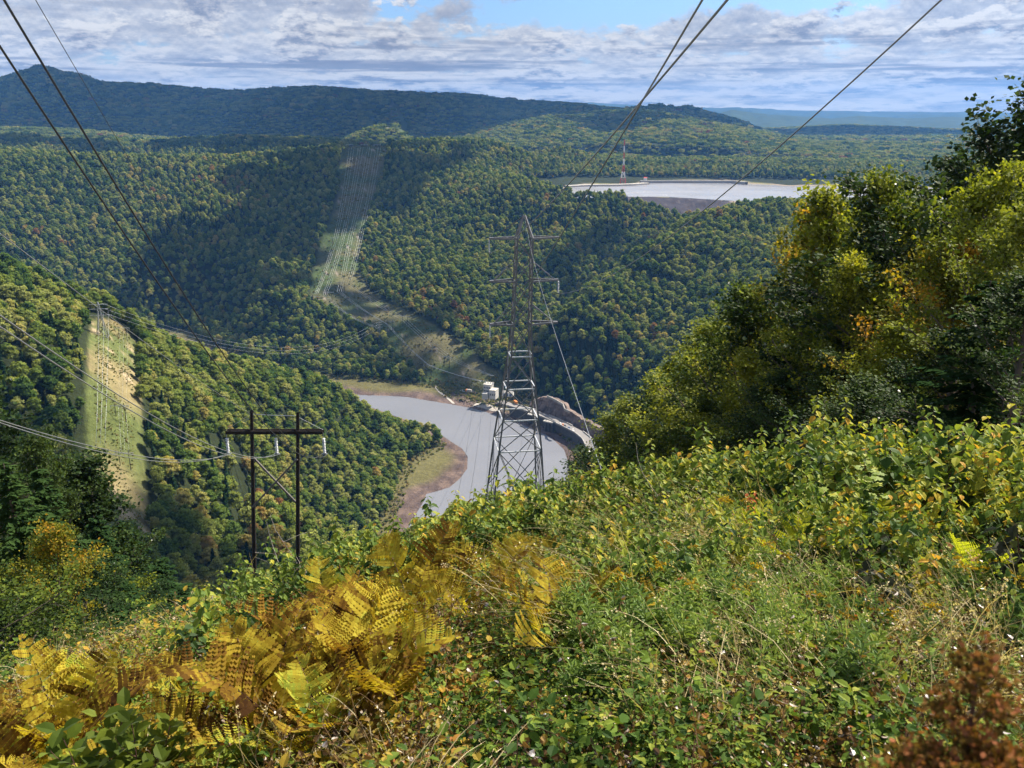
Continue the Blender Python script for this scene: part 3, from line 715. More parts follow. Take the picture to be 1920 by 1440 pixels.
# ------------------------------------------------------------------ the lattice transmission tower on the slope below
TR = 125.0
tb = at(968, 960, TR); t_base = np.array([tb[0], tb[1], float(height(tb[0], tb[1])) - 1.0])
z_at = lambda v, u=983: float(at(u, v, TR)[2])
ZT, ZA, ZB, ZC_, ZW, ZW2, ZW3 = (z_at(v) for v in (404, 446, 526, 606, 664, 722, 832))
th = R(8.0)                                      # the arms stand a little askew of the line of sight
ex = np.array([math.cos(th), math.sin(th), 0]); ey = np.array([-math.sin(th), math.cos(th), 0])
tw_root = empty('transmission_tower', tuple(t_base)); 
tag(tw_root, 'tall grey steel lattice pylon with three crossarms standing on the slope above the river', 'pylon')
ax_c = at(983, 446, TR)                            # axis of the tower
ax_b = at(966, 960, TR)
cx, cyy = ax_c[0], ax_c[1]
def Tp(i, j, half, z):                             # a corner of the body, relative to the root
    return np.array([cx + .030*(min(z, ZA)-ZA), cyy, z]) + ex*i*half + ey*j*half - t_base
def half_at(z):                                    # half width of the body at height z
    return float(np.interp(z, [t_base[2], ZW3, ZW, ZC_, ZA], [4.75, 3.3, 1.62, 1.30, 1.12]))
levels = [t_base[2]+1.0, t_base[2]+(ZW3-t_base[2])*.52, ZW3, (ZW3+ZW2)/2, ZW2, ZW]
S4 = ((-1, -1), (1, -1), (1, 1), (-1, 1))
for i, j in S4:
    m = MB(); zs = [t_base[2], ZW3, ZW, ZC_, ZA]
    for z0, z1 in zip(zs[:-1], zs[1:]): m.bar(Tp(i, j, half_at(z0), z0), Tp(i, j, half_at(z1), z1), .26 if z0 < ZW else .23)
    m.build('leg', STEEL, tw_root)
m = MB()
for z in levels[2:]:
    for q in range(4):
        a_, b_ = S4[q], S4[(q+1) % 4]; m.bar(Tp(*a_, half_at(z), z), Tp(*b_, half_at(z), z), .17, tint=.9)
m.build('horizontal_ring', STEEL_B, tw_root)  # paler steel stands in for sunlight on the level members
m = MB()
for z0, z1 in zip(levels[:-1], levels[1:]):
    for q in range(4):
        a_, b_ = S4[q], S4[(q+1) % 4]
        m.bar(Tp(*a_, half_at(z0), z0), Tp(*b_, half_at(z1), z1), .12); m.bar(Tp(*b_, half_at(z0), z0), Tp(*a_, half_at(z1), z1), .12)
zm = (levels[2]+levels[3])/2
for z0, z1 in ((ZW, ZC_), (ZC_, (ZC_+ZB)/2), ((ZC_+ZB)/2, ZB), (ZB, (ZA+ZB)/2), ((ZA+ZB)/2, ZA)):
    for q in range(4):
        a_, b_ = S4[q], S4[(q+1) % 4]
        m.bar(Tp(*a_, half_at(z0), z0), Tp(*b_, half_at(z1), z1), .12)
        m.bar(Tp(*b_, half_at(z0), z0), Tp(*a_, half_at(z1), z1), .12)
for q in range(4):                                  # secondary struts in the bottom panels
    a_, b_ = S4[q], S4[(q+1) % 4]; z0 = levels[1]
    mid = (Tp(*a_, half_at(levels[1]), levels[1])+Tp(*b_, half_at(levels[1]), levels[1]))/2
    m.bar(Tp(*a_, half_at(levels[2]), levels[2]), mid, .09); m.bar(Tp(*b_, half_at(levels[2]), levels[2]), mid, .09)
    for f in (.25, .5, .75):
        zz = levels[0]+(levels[1]-levels[0])*f; m.bar(Tp(*a_, half_at(zz), zz), Tp(*b_, half_at(zz), zz), .07)
m.build('bracing', STEEL, tw_root)
APEX = np.array([cx, cyy, ZT])
m = MB()
for i, j in S4: m.bar(Tp(i, j, half_at(ZA), ZA), APEX - t_base + ex*i*.1, .22)
m.build('peak', STEEL, tw_root)
ARM = 5.15
arm_tips = {}
for zz, nm in ((ZA, 'a'), (ZB, 'b'), (ZC_, 'c')):
    for sgn in (-1, 1):
        m = MB(); tip = np.array([cx, cyy, zz]) + ex*sgn*ARM - t_base; hb_ = half_at(zz)
        for j in (-1, 1): m.bar(Tp(sgn, j, hb_, zz), tip + ey*j*.12, .27)
        m.bar(Tp(sgn, -1, hb_, zz), Tp(sgn, 1, hb_, zz), .12)
        up_ = zz + (3.0 if zz != ZA else ZT-ZA-.3)
        for j in (-1, 1):
            s0 = Tp(sgn, j, half_at(up_), up_) if zz != ZA else APEX - t_base
            m.bar(s0, tip - ex*sgn*.5, .11)
        for f in (.33, .66):
            c0 = np.array([cx, cyy, zz])+ex*sgn*(hb_+(ARM-hb_)*f)-t_base; w_ = hb_*(1-f)
            m.bar(c0-ey*w_, c0+ey*w_, .07)
        m.build('crossarm', STEEL, tw_root); arm_tips[(nm, sgn)] = tip + t_base
def insulator(mb, top, L, n, rad, tilt=(0, 0, 0)):
    top = np.asarray(top, float); d = np.array([0, 0, -1.0]) + np.asarray(tilt)
    mb.tube([top, top + d*L], [.02, .02], 5, .2)
    for k_ in range(n):
        c = top + d*(L*.12 + L*.8*k_/(n-1)); h_ = L*.36/n
        mb.tube([c + d*(-h_), c + d*h_*.1, c + d*h_*.35], [rad*.25, rad, rad*.6], 10, .9)
ins_end = {}
for key in ((('a', -1)), (('b', 1)), (('c', -1))):
    m = MB(); insulator(m, arm_tips[key]-t_base, 2.1, 14, .15); m.build('insulator_string', PORCE, tw_root); ins_end[key] = arm_tips[key] - np.array([0, 0, 2.15])

# ------------------------------------------------------------------ wooden H-frame pole
HR = 80.0
hl = at(472, 805, HR); hrp = at(558, 805, hl[1]/math.cos(float(ray(558, 805)[0])))
hdir = unit(np.array([hrp[0]-hl[0], hrp[1]-hl[1], 0])); 
hzc = float(at(515, 805, HR)[2])
hc = (hl+hrp)/2; hgz = float(height(hc[0], hc[1]))
hb0 = np.array([hc[0], hc[1], hgz])
hroot = empty('wooden_pole_frame', tuple(hb0)); tag(hroot, 'dark wooden two-pole power line frame with crossbar and X brace above the shrubs', 'utility pole')
half = float(np.linalg.norm((hrp-hl)[:2]))/2
ztl, ztr = float(at(472, 770, HR)[2]), float(at(558, 766, HR)[2])
for s_, zt_ in ((-1, ztl), (1, ztr)):
    m = MB(); p = hdir*half*s_
    g0 = float(height(*(hb0+p)[:2]))-hgz-1
    lean = lambda z: np.array([.075*(z-(hzc-hgz)), 0, 0])
    m.tube([p+lean(z_)+[0, 0, z_] for z_ in (g0, (zt_-hgz+g0)/2, zt_-hgz)], [.23, .20, .16], 10)
    m.build('pole', POLEWOOD, hroot, smooth=True)
AR_ = half*(605-423)/(558-472)
m = MB()
for s_ in (-1, 1): m.bar(hdir*-AR_+[0, s_*.26, hzc-hgz], hdir*AR_+[0, s_*.26, hzc-hgz], .12, .34)
m.build('crossbar', POLEWOOD, hroot)
zx0, zx1 = float(at(515, 855, HR)[2])-hgz, float(at(515, 945, HR)[2])-hgz
for s_ in (-1, 1):
    m = MB(); m.bar(hdir*half*-s_+lean(zx0)+[0, .22*s_, zx0], hdir*half*s_+lean(zx1)+[0, .22*s_, zx1], .16, .16); m.build('cross_brace', plain_mat('grey_timber', (.15, .14, .135), .8, var=.3, scale=4) if s_ < 0 else bpy.data.materials['grey_timber'], hroot)
h_ins = []
for u_ in (423, 515, 605):
    p = hdir*(u_-514.5)*half/43.0
    m = MB(); m.tube([p+[0, 0, hzc-hgz-.1], p+[0, 0, hzc-hgz-.55]], .025, 5, .2)
    insulator(m, p+[0, 0, hzc-hgz-.5], 1.75, 10, .16)
    m.bar(p+hdir*-.28+[0, 0, hzc-hgz-2.28], p+hdir*.28+[0, 0, hzc-hgz-2.28], .07)
    m.build('insulator_string', PORCE, hroot); h_ins.append(hb0+p+[0, 0, hzc-hgz-2.3])
m = MB()
for s_, zt_ in ((-1, ztl), (1, ztr)):
    m.bar(hdir*half*s_+[0, 0, zt_-hgz-.35], hdir*AR_*s_+[0, 0, hzc-hgz+.18], .035)
m.tube([hdir*-half+[0, 0, ztl-hgz-.3], [0, 0, ztl-hgz-.45], hdir*half+[0, 0, ztr-hgz-.3]], .03, 5)
m.build('stay_wire', CABLE, hroot)

# ------------------------------------------------------------------ cables
def cable(ptsw, rad, name, label, cat, group=None, mat=None, sides=5):
    ptsw = np.asarray(ptsw, float); o0 = ptsw[0].copy(); m = MB(); m.tube(ptsw-o0, rad, sides, .6)
    o = m.build(name, mat or CABLE, None, smooth=True); o.location = o0; return tag(o, label, cat, group)
def plan_cable(A, dirp, obs, s_end, n=60, sA=0.0):
    """a cable hanging over a straight line on the map: A + s*dirp, its height a parabola through the sight lines of obs pixels"""
    A = np.asarray(A, float); dirp = unit(np.asarray(dirp, float)[:2]); S = [0.0]; Zv = [A[2]]; W = [30.0]
    for u, v in obs:
        s = 30.0
        a, T = ray(u, v); nrm = np.array([math.cos(a), -math.sin(a)])
        den = nrm @ dirp; s = -(nrm @ A[:2])/den; q = A[:2]+dirp*s
        S.append(s); Zv.append(CZ - np.hypot(*q)*T); W.append(1.0)
    S = np.array(S); Zv = np.array(Zv); W = np.array(W)
    deg = min(2, len(S)-1)
    co = np.polyfit(S, Zv, deg, w=W)
    ss = np.linspace(sA, s_end, n)
    return np.c_[A[0]+dirp[0]*ss, A[1]+dirp[1]*ss, np.polyval(co, ss)], S
A_r, A_m, A_l = h_ins[2], h_ins[1], h_ins[0]
B_r = at(5, 60, 15.0); dH = unit((B_r-A_r)[:2])
for k_, (A_, obs_pair, lab) in enumerate(((A_r, ([(10, 0), (90, 135), (295, 478), (515, 795)], [(0, 83), (232, 440), (472, 768), (550, 844)]), 'thick dark cable rising steeply to the top left'),
                                     (A_m, ([(0, 587), (202, 733), (430, 846)], [(0, 608), (200, 748), (430, 852)]), 'bright cable sagging to the middle insulator of the wooden frame'),
                                     (A_l, ([(0, 786), (180, 842), (320, 860)], [(0, 791), (180, 848), (320, 865)]), 'bright cable sagging to the left insulator of the wooden frame'))):
    for j_, obs in enumerate(obs_pair):
        A0 = A_ + hdir*(.23 if j_ == 0 else -.23)*(1 if k_ else 1)
        c_, S_ = plan_cable(A0, dH, obs, 92.0)
        nm_ = cable(c_, .021 if k_ == 0 else .02, 'power_cable', lab + (', upper one' if j_ == 0 else ', lower one'), 'cable', 'power cables coming down to the wooden frame', CABLE_D if k_ == 0 else CABLE, 6)
gl = hb0+hdir*-half+[0, 0, ztl-hgz-.25]; gr_ = hb0+hdir*half+[0, 0, ztr-hgz-.2]
c_, _s = plan_cable(gl, dH, [(0, 437), (190, 583), (340, 690)], 90.0); cable(c_, .016, 'ground_cable', 'thin pale cable running up left from the top of the left wooden pole', 'cable')
c_, _s = plan_cable(gr_, dH, [(70, 0), (100, 62), (350, 478), (505, 715)], 90.0); cable(c_, .010, 'ground_cable', 'thin faint cable running up left from the top of the right wooden pole', 'cable', mat=CABLE_D)
# the same six strands go on downhill from the wooden frame
for k_, (A_, px_) in enumerate(zip(h_ins, ((500, 1010), (565, 1000), (650, 1020)))):
    for j_ in (-1, 1):
        A0 = A_+hdir*.23*j_; E = at(px_[0]+8*j_, px_[1]+40, 175.0); tt = np.linspace(0, 1, 24)[:, None]
        c_ = A0*(1-tt)+E*tt; c_[:, 2] -= 3.0*4*(tt*(1-tt))[:, 0]
        cable(c_, .022, 'power_cable', 'thin dark cable dropping downhill under the %s insulator of the wooden frame' % ('left', 'middle', 'right')[k_], 'cable', 'cables dropping downhill under the %s insulator' % ('left', 'middle', 'right')[k_], CABLE_D)
# lattice tower cables coming up over the camera
dT = unit((at(1345, 20, 24.0) - ins_end[('a', -1)])[:2])
for key, obs, lab in ((('a', -1), [(1032, 380), (1110, 300), (1205, 188), (1361, 0)], 'long cable from the upper left arm of the pylon to the top of the picture'),
                      (('c', -1), [(960, 580), (1092, 380), (1175, 245), (1206, 188), (1309, 0)], 'long steep cable from the lower left arm of the pylon crossing the other cable'),
                      (('b', 1), [(1210, 480), (1400, 318), (1600, 155), (1768, 0)], 'rightmost long cable rising from the right arm of the pylon to the upper right')):
    c_, _s = plan_cable(ins_end[key], dT, obs, 140.0, 80); cable(c_, .036, 'power_cable', lab, 'cable', None, CABLE_M, 6)
c_ = []; g_end = gp(1156, 13.0, .4)
tt = np.linspace(0, 1, 20)[:, None]; c_ = APEX*(1-tt)+g_end*tt; c_[:, 2] -= 1.2*4*(tt*(1-tt))[:, 0]
cable(c_, .0065, 'guy_wire', 'straight pale wire slanting from the pylon peak down to the shrubs', 'wire')
# spans crossing the water below
for k_, (u0, u1) in enumerate(((888, 846), (905, 872), (922, 905), (985, 960))):
    a0 = at(u0, 742, 1120.0); a1 = at(u1, 985, 330.0); tt = np.linspace(0, 1, 16)[:, None]; c_ = a0*(1-tt)+a1*tt; c_[:, 2] -= 10*4*(tt*(1-tt))[:, 0]
    cable(c_, .10 if k_ < 3 else .07, 'power_cable', 'thin dark cable hanging over the grey river, number %s from the left' % ('one', 'two', 'three', 'four')[k_], 'cable', 'cables over the river', CABLE_D, 4)

# ------------------------------------------------------------------ far pole frames and cables of the clearings
def far_frame(n_poles=2):
    root = empty('line_frame', (0, 0, 0)); W_ = 4.5
    for s_ in np.linspace(-1, 1, n_poles):
        m = MB(); m.tube([[s_*W_, 0, -1], [s_*W_, 0, 19]], [.38, .26], 5); m.build('pole', POLEWOOD, root)
    m = MB(); m.bar([-2*W_, 0, 16.5], [2*W_, 0, 16.5], .45, .5); m.build('crossbar', STEEL_B, root)
    m = MB()
    for s_ in (-1, 0, 1): m.tube([[s_*W_*1.9, 0, 16.2], [s_*W_*1.9, 0, 14.2]], [.28, .28], 5, .9)
    m.build('insulator_string', PORCE, root)
    return root
def far_pylon(Hh=26, B=3.6, A_=7.5, sc=.30):
    root = empty('lattice_pylon', (0, 0, 0)); zs = [0, Hh*.3, Hh*.55, Hh*.75, Hh]; hw = [B, B*.62, B*.35, B*.28, .15]
    for i, j in S4:
        m = MB()
        for q in range(4): m.bar([i*hw[q], j*hw[q], zs[q]], [i*hw[q+1], j*hw[q+1], zs[q+1]], sc)
        m.build('leg', STEEL_B, root)
    m = MB()
    for q in range(4):
        for e in range(4):
            a_, b_ = S4[e], S4[(e+1) % 4]
            m.bar([a_[0]*hw[q], a_[1]*hw[q], zs[q]], [b_[0]*hw[q+1], b_[1]*hw[q+1], zs[q+1]], sc*.6); m.bar([b_[0]*hw[q], b_[1]*hw[q], zs[q]], [a_[0]*hw[q+1], a_[1]*hw[q+1], zs[q+1]], sc*.6)
            m.bar([a_[0]*hw[q], a_[1]*hw[q], zs[q]], [b_[0]*hw[q], b_[1]*hw[q], zs[q]], sc*.7)
    m.build('bracing', STEEL, root)
    for f in (.62, .8, .93):
        m = MB(); m.bar([-A_*(1.1-.3*f), 0, Hh*f], [A_*(1.1-.3*f), 0, Hh*f], sc*1.2); m.build('crossarm', STEEL_B, root)
    return root
frames = []
ff0 = far_frame()
def place_frame(u, v, rz, label, rmin=1000.0, sc=1.0, first=[True]):
    p = hit(u, v, rmin)
    if first[0]: o = ff0; first[0] = False
    else: o = copy_thing(ff0, (0, 0, 0))
    o.location = p; o.rotation_euler = (0, 0, rz); o.scale = (sc,)*3; tag(o, label, 'utility pole', 'pole frames in the far clearing'); frames.append((o, p)); return p
place_frame(804, 706, -.5, 'dark pole frame low in the far clearing, nearer the round wooded knoll')
place_frame(838, 690, -.5, 'pole frame low in the far clearing, nearer the dark right forest edge')
place_frame(732, 622, -.4, 'pole frame beside the sunny grass spot where the far clearing bends')
place_frame(760, 612, -.4, 'pole frame just right of the sunny grass bend in the far clearing')
place_frame(592, 574, -.2, 'pole frame at the left bend of the far clearing')
place_frame(618, 566, -.2, 'second pole frame from the left bend of the far clearing')
place_frame(642, 548, -.2, 'third pole frame from the left bend of the far clearing')
place_frame(628, 462, -.1, 'pole frame beside the sunlit patch halfway up the far clearing')
for k_, u_ in enumerate((656, 684, 708)): place_frame(u_, 284, 0, 'pole frame on the crest of the far clearing, %s' % ('leftmost', 'middle of three', 'rightmost')[k_], 1800.0)
pyl = far_pylon(); pp = hit(712, 633, 1200.0); pyl.location = pp; pyl.rotation_euler = (0, 0, .8)
tag(pyl, 'small pale lattice pylon on the sunny grass knoll above the river bend', 'pylon')
pyl2 = copy_thing(pyl, (0, 0, 0)); p2 = hit(193, 632, 500.0); pyl2.location = p2; pyl2.rotation_euler = (0, 0, .2); tag(pyl2, 'small lattice pylon at the top of the bright left clearing', 'pylon')
for k_, (u_, v_) in enumerate(((232, 640), (228, 790), (236, 880))):
    o = copy_thing(ff0, (0, 0, 0)); q = hit(u_, v_, 350.0); o.location = q; o.rotation_euler = (0, 0, .1); o.scale = (.6,)*3
    tag(o, ('slender pole frame at the top right of the bright left clearing', 'slender pole frame halfway down the bright left clearing', 'slender pole frame near the foot of the bright left clearing')[k_], 'utility pole')
def chain(px, lift, name, label, group, rad=.16, rmin=1000.0, mat=None, sag=.018, dx=0.0):
    Q = []
    for u, v in px:
        q = hit(u, v, rmin); Q.append(q + np.array([dx, 0, lift]))
    out = []
    for a_, b_ in zip(Q[:-1], Q[1:]):
        n_ = 10; tt = np.linspace(0, 1, n_, endpoint=False)[:, None]; c_ = a_*(1-tt)+b_*tt; c_[:, 2] -= sag*np.linalg.norm(b_-a_)*4*(tt*(1-tt))[:, 0]; out.append(c_)
    out.append(Q[-1][None]); return cable(np.concatenate(out), rad, name, label, 'cable', group, mat or STEEL_B, 4)
# four lines of three strands each running up the far clearing and turning at the bend
g4 = 'pale strands along the far clearing'
for ln, (off, lab) in enumerate(((0, 'leftmost line'), (17, 'second line'), (34, 'third line'), (50, 'rightmost line'))):
    for st in (-1, 0, 1):
        o_ = off + st*4.6
        if ln == 0: px = [(660+o_, 290), (631+o_*.75, 462), (594+o_*.6, 571)]
        elif ln == 1: px = [(660+o_, 290), (631+o_*.75, 462), (598+o_*.75, 571), (650+o_*.3, 612), (706+st*5, 634)]
        elif ln == 2: px = [(660+o_, 290), (631+o_*.8, 462), (610+o_*.8, 566), (700+o_*.8, 628+st*2), (776+o_*.8, 706+st*2), (905+st*3, 738)]
        else: px = [(660+o_, 290), (634+o_*.85, 462), (612+o_*.85, 548), (718+o_*.8, 618-st*2), (800+o_*.8, 690-st*2), (925+st*3, 728)]
        chain(px, 17.5, 'power_cable', 'pale strand of the %s running up the far clearing' % lab, g4+', '+lab, rad=.15)
for st in range(3):
    px = [(192+st*9, 634), (193+st*8.5, 760), (190+st*8, 900)]
    chain(px, 20, 'power_cable', 'bright white strand down the bright left clearing, %s of three' % ('left', 'middle', 'right')[st], 'strands down the bright left clearing', rad=.07, rmin=380.0)
for st in range(3):
    px = [(228+st*7, 640), (226+st*7, 790), (232+st*7, 880)]
    chain(px, 10, 'power_cable', 'faint thin strand over the right half of the bright left clearing', 'faint strands over the left clearing', rad=.03, rmin=380.0)
# long spans from the knoll pylon across the hidden river to the left pylon
for st in range(3):
    a0 = p2 + np.array([3+st*1.5, 0, 25-st*4]); b0 = pp + np.array([-4+st*3, 0, 25-st*3.5]); tt = np.linspace(0, 1, 40)[:, None]
    c_ = a0*(1-tt)+b0*tt; c_[:, 2] -= 37*4*(tt*(1-tt))[:, 0]
    cable(c_, .07, 'power_cable', 'pale strand sagging from the knoll pylon across the gorge to the left', 'cable', 'strands across the gorge', STEEL_B, 4)

# ------------------------------------------------------------------ power station, intake road and its vehicles
def ribbon(name, px, z, width, mat, label, cat, thick=1.2, kind=None, drape=None):
    Q = []
    for u, v in px:
        a, T = ray(u, v); r = (CZ-z)/T; Q.append([r*math.sin(a), r*math.cos(a)])
    Q = np.array(Q); n_ = len(Q)
    tt = np.linspace(0, n_-1, n_*6); xs = np.interp(tt, range(n_), Q[:, 0]); ys = np.interp(tt, range(n_), Q[:, 1])
    d = unit(np.stack([np.gradient(xs), np.gradient(ys)], 1)); nr = np.stack([-d[:, 1], d[:, 0]], 1)
    L_ = np.c_[xs, ys]+nr*width/2; R_ = np.c_[xs, ys]-nr*width/2; k_ = len(xs)
    zl = np.full(k_, float(z)) if drape is None else height(L_[:, 0], L_[:, 1])+drape; zr = np.full(k_, float(z)) if drape is None else height(R_[:, 0], R_[:, 1])+drape
    V = np.concatenate([np.c_[L_, zl], np.c_[R_, zr], np.c_[L_, zl-thick], np.c_[R_, zr-thick]])
    i = np.arange(k_-1); Fc = np.concatenate([np.stack([i, i+1, k_+i+1, k_+i], 1)[:, ::-1], np.stack([i, i+1, 2*k_+i+1, 2*k_+i], 1), np.stack([k_+i, k_+i+1, 3*k_+i+1, 3*k_+i], 1)[:, ::-1]])
    m = MB(); m.add(V, Fc, .5); o = m.build(name, mat); tag(o, label, cat, kind=kind); return np.c_[xs, ys], nr
rc, rn = ribbon('road', [(938, 752), (952, 757), (975, 764), (1000, 771), (1030, 783), (1060, 797), (1085, 810), (1100, 822), (1112, 845)], 14.0, 11.0, ROAD, 'grey service road along the dam crest above the river', 'road', 1.6, 'structure')
ribbon('dam_wall', [(960, 760), (975, 764), (1000, 771), (1030, 783), (1060, 797), (1085, 810), (1100, 822), (1112, 845)], 12.3, 10.0, CONC_D, 'dark dam wall under the service road', 'dam', 14)
m = MB()
for s_ in (-1, 1):
    a_ = rc+rn*5.4*s_; sel = range(8, len(rc)-4)
    for i in sel:
        if i+1 < len(rc) and (s_ < 0 or (i//5) % 3 != 1): m.bar([*a_[i], 14.6], [*a_[i+1], 14.6], .9, 1.2, tint=.8)
o = m.build('parapet', CONC); tag(o, 'pale concrete parapet along both sides of the dam road', 'parapet')
# gravel yard
ribbon('gravel_yard', [(890, 742), (905, 744), (922, 749), (940, 754)], 13.0, 15.0, GRAVEL, 'pale gravel yard beside the white power station', 'yard', 2.5, 'structure', .5)
# white power station block with transformers
def pxw(u, v, z):
    a, T = ray(u, v); r = (CZ-z)/T; return np.array([r*math.sin(a), r*math.cos(a), z])
bp = pxw(921, 745, 13.0); st = empty('power_station', tuple(bp), R(-20), 1.3); tag(st, 'blocky white transformer building beside the pale gravel yard', 'building')
m = MB(); m.box((-4, 3, 6.5), (8, 8, 13), tint=.7); m.box((3.4, -1, 4.5), (6.8, 9, 9), tint=.9); m.box((-4, -5, 3), (6, 6, 6), tint=.5); m.build('wall', BUILD, st)
m = MB(); m.box((-4, 3, 13.3), (8.6, 8.6, .6), tint=1); m.box((3.4, -1, 9.3), (7.2, 9.4, .5), tint=1); m.build('roof', GRAVEL, st)
m = MB()
for k_ in range(4):
    for h_ in range(3): m.box((-7 + k_*1.9, -1.05, 3+h_*3.6), (1.0, .12, 1.7))
for k_ in range(3): m.box((1.4+k_*2, -5.56, 4.8), (1.1, .12, 2.0))
m.build('window', GLASS_D, st)
for k_ in range(4):
    m = MB(); m.tube([[-7+k_*2.6, 3, 13.6], [-7+k_*2.6, 3, 15], [-7+k_*2.6, 3, 16.4]], [.5, .35, .12], 7, .8); m.box((-7+k_*2.6, 3, 13.9), (1.3, 1.3, .6)); m.build('bushing', PORCE, st)
bp = pxw(952, 742, 13.0); o = empty('shed', tuple(bp), R(-15)); tag(o, 'long low white shed behind the pylon at the end of the dam road', 'building')
m = MB(); m.box((0, 0, 2.6), (15, 7, 5.2)); m.build('wall', PAINTW, o)
m = MB(); m.add([[-7.9, -3.9, 5.2], [7.9, -3.9, 5.2], [7.9, 0, 7.2], [-7.9, 0, 7.2], [-7.9, 3.9, 5.2], [7.9, 3.9, 5.2]], [[0, 1, 2, 3], [3, 2, 5, 4]]); m.build('roof', CONC, o)
m = MB()
for k_ in range(3): m.box((-4.6+k_*4.6, -3.56, 2.0), (3.2, .12, 3.4))
m.build('door', PAINTB, o)
def boulder_mesh(seed, sc):
    g = np.random.default_rng(seed); V = ICO1[0]*np.array([1, .8, .6])*sc*(1+.22*g.normal(size=(len(ICO1[0]), 1))); m = MB(); m.add(V, ICO1[1], .5); return m.mesh('boulder', ROCK)
# rock armour on the bank below the yard
m = MB(); g5 = np.random.default_rng(5)
for k_ in range(700):
    f = g5.random(); u_ = 845+175*f; v0 = np.interp(u_, [845, 880, 930, 985, 1020], [733, 741, 752, 772, 790]); v1 = np.interp(u_, [845, 880, 930, 985, 1020], [748, 764, 777, 798, 814])
    u2 = u_; v_ = v0+(v1-v0)*g5.random(); q = hit(u2, v_, 700.0); s_ = .7+1.5*g5.random()**2
    m.add(q + ICO1[0]*np.array([1, .8, .62])*s_*(1+.2*g5.normal(size=(len(ICO1[0]), 1))), ICO1[1], g5.random())
o = m.build('rock_armour', ROCK); tag(o, 'tumbled brown boulders armouring the river bank under the gravel yard', 'rocks', kind='stuff')
# rock cliff behind the road: rough broken wall
cw = [(990, 745), (1015, 752), (1040, 764), (1062, 776), (1085, 786), (1105, 795), (1130, 806)]
m = MB(); Q = np.array([pxw(u, v+16, 14.0)[:2] for u, v in cw]); k_ = 70; tt = np.linspace(0, len(cw)-1, k_); xs = np.interp(tt, range(len(cw)), Q[:, 0]); ys = np.interp(tt, range(len(cw)), Q[:, 1])
rows = 9; VV = np.zeros((k_, rows, 3)); hgt = np.interp(tt, [0, 1, 2, 3, 4, 6], [2, 14, 19, 13, 9, 7])
for j_ in range(rows):
    f = j_/(rows-1); n1_ = fbm(tt*9, np.full(k_, j_*1.7), 3.0, 4)*5
    VV[:, j_, 0] = xs+f*3+n1_*.5; VV[:, j_, 1] = ys+f*9+n1_; VV[:, j_, 2] = 4+(10+hgt)*f+fbm(tt*7, np.full(k_, j_*2.1), 2.0, 3)*2.5*f
VV = np.concatenate([VV, VV[:, -1:]+np.array([4, 14, -3])], 1); rows += 1
i = np.arange(k_-1)[:, None]*rows; j = np.arange(rows-1)[None]; m.add(VV.reshape(-1, 3), np.stack([i+j, i+rows+j, i+rows+j+1, i+j+1], -1).reshape(-1, 4), np.random.default_rng(2).random(k_*rows))
o = m.build('rock_cliff', ROCK); tag(o, 'brown broken rock cut behind the dam road', 'cliff', kind='structure')
m = MB(); cwp = [pxw(u, v, 33.0) for u, v in ((1026, 741), (1042, 749), (1056, 757), (1059, 766), (1068, 770))]
for a_, b_ in zip(cwp[:-1], cwp[1:]): m.bar(a_-[0, 0, 1.5], b_-[0, 0, 1.5], 1.0, 3.0)
o = m.build('retaining_wall', CONC); tag(o, 'pale stepped concrete wall on top of the brown rock cut', 'wall')
# intake piers
def intake(u, v, n, label):
    p = pxw(u, v, 0.0); o = empty('intake_pier', tuple(p), R(-32)); tag(o, label, 'intake')
    for k_ in range(n):
        m = MB(); x = (k_-(n-1)/2)*4.2
        m.bar([x, 0, -2], [x, 0, 14.3], 1.5, 2.4); m.tube([[x, -1.7, -2], [x, -1.7, 13]], .75, 8); m.build('pier', CONC_D, o)
    m = MB(); m.box((0, -.4, 13.6), (n*4.2+1, 4.6, 1.4), tint=1); m.build('deck', CONC, o)
    m = MB(); m.box((0, 1.6, 6), (n*4.2, .6, 14)); m.build('gate', CONC_D, o)
intake(999, 797, 3, 'group of dark concrete intake piers under the dam road, beside the pylon leg')
intake(1029, 810, 3, 'group of dark concrete intake piers under the dam road, right of the pylon')
# vehicles
def car(paint):
    root = empty('parked_car', (0, 0, 0))
    V = np.array([[-2.2, -.9, .35], [2.2, -.9, .35], [2.2, .9, .35], [-2.2, .9, .35], [-2.25, -.9, .95], [2.2, -.88, .85], [2.2, .88, .85], [-2.25, .9, .95]])
    m = MB(); m.add(V, [[3, 2, 1, 0], [4, 5, 6, 7], [0, 1, 5, 4], [1, 2, 6, 5], [2, 3, 7, 6], [3, 0, 4, 7]], .9)
    V = np.array([[-1.9, -.82, .92], [1.0, -.82, .9], [1.0, .82, .9], [-1.9, .82, .92], [-1.4, -.68, 1.5], [.3, -.68, 1.5], [.3, .68, 1.5], [-1.4, .68, 1.5]])
    m.add(V, [[4, 5, 6, 7]], 1.0); m.build('body', paint, root)
    m = MB(); m.add(V, [[0, 1, 5, 4], [1, 2, 6, 5], [2, 3, 7, 6], [3, 0, 4, 7]], .3); m.build('window', GLASS_D, root)
    for x in (-1.4, 1.4):
        for y in (-.86, .86):
            m = MB(); m.tube([[x, y-.1, .33], [x, y+.1, .33]], .33, 8); m.add([[x+.33*math.cos(q*.785), y+(.1 if y > 0 else -.1), .33+.33*math.sin(q*.785)] for q in range(8)], [[0, 1, 2, 3], [0, 3, 4, 7], [4, 5, 6, 7]], .2)
            m.build('wheel', CABLE_D, root)
    return root
mid = (len(rc)*2)//3
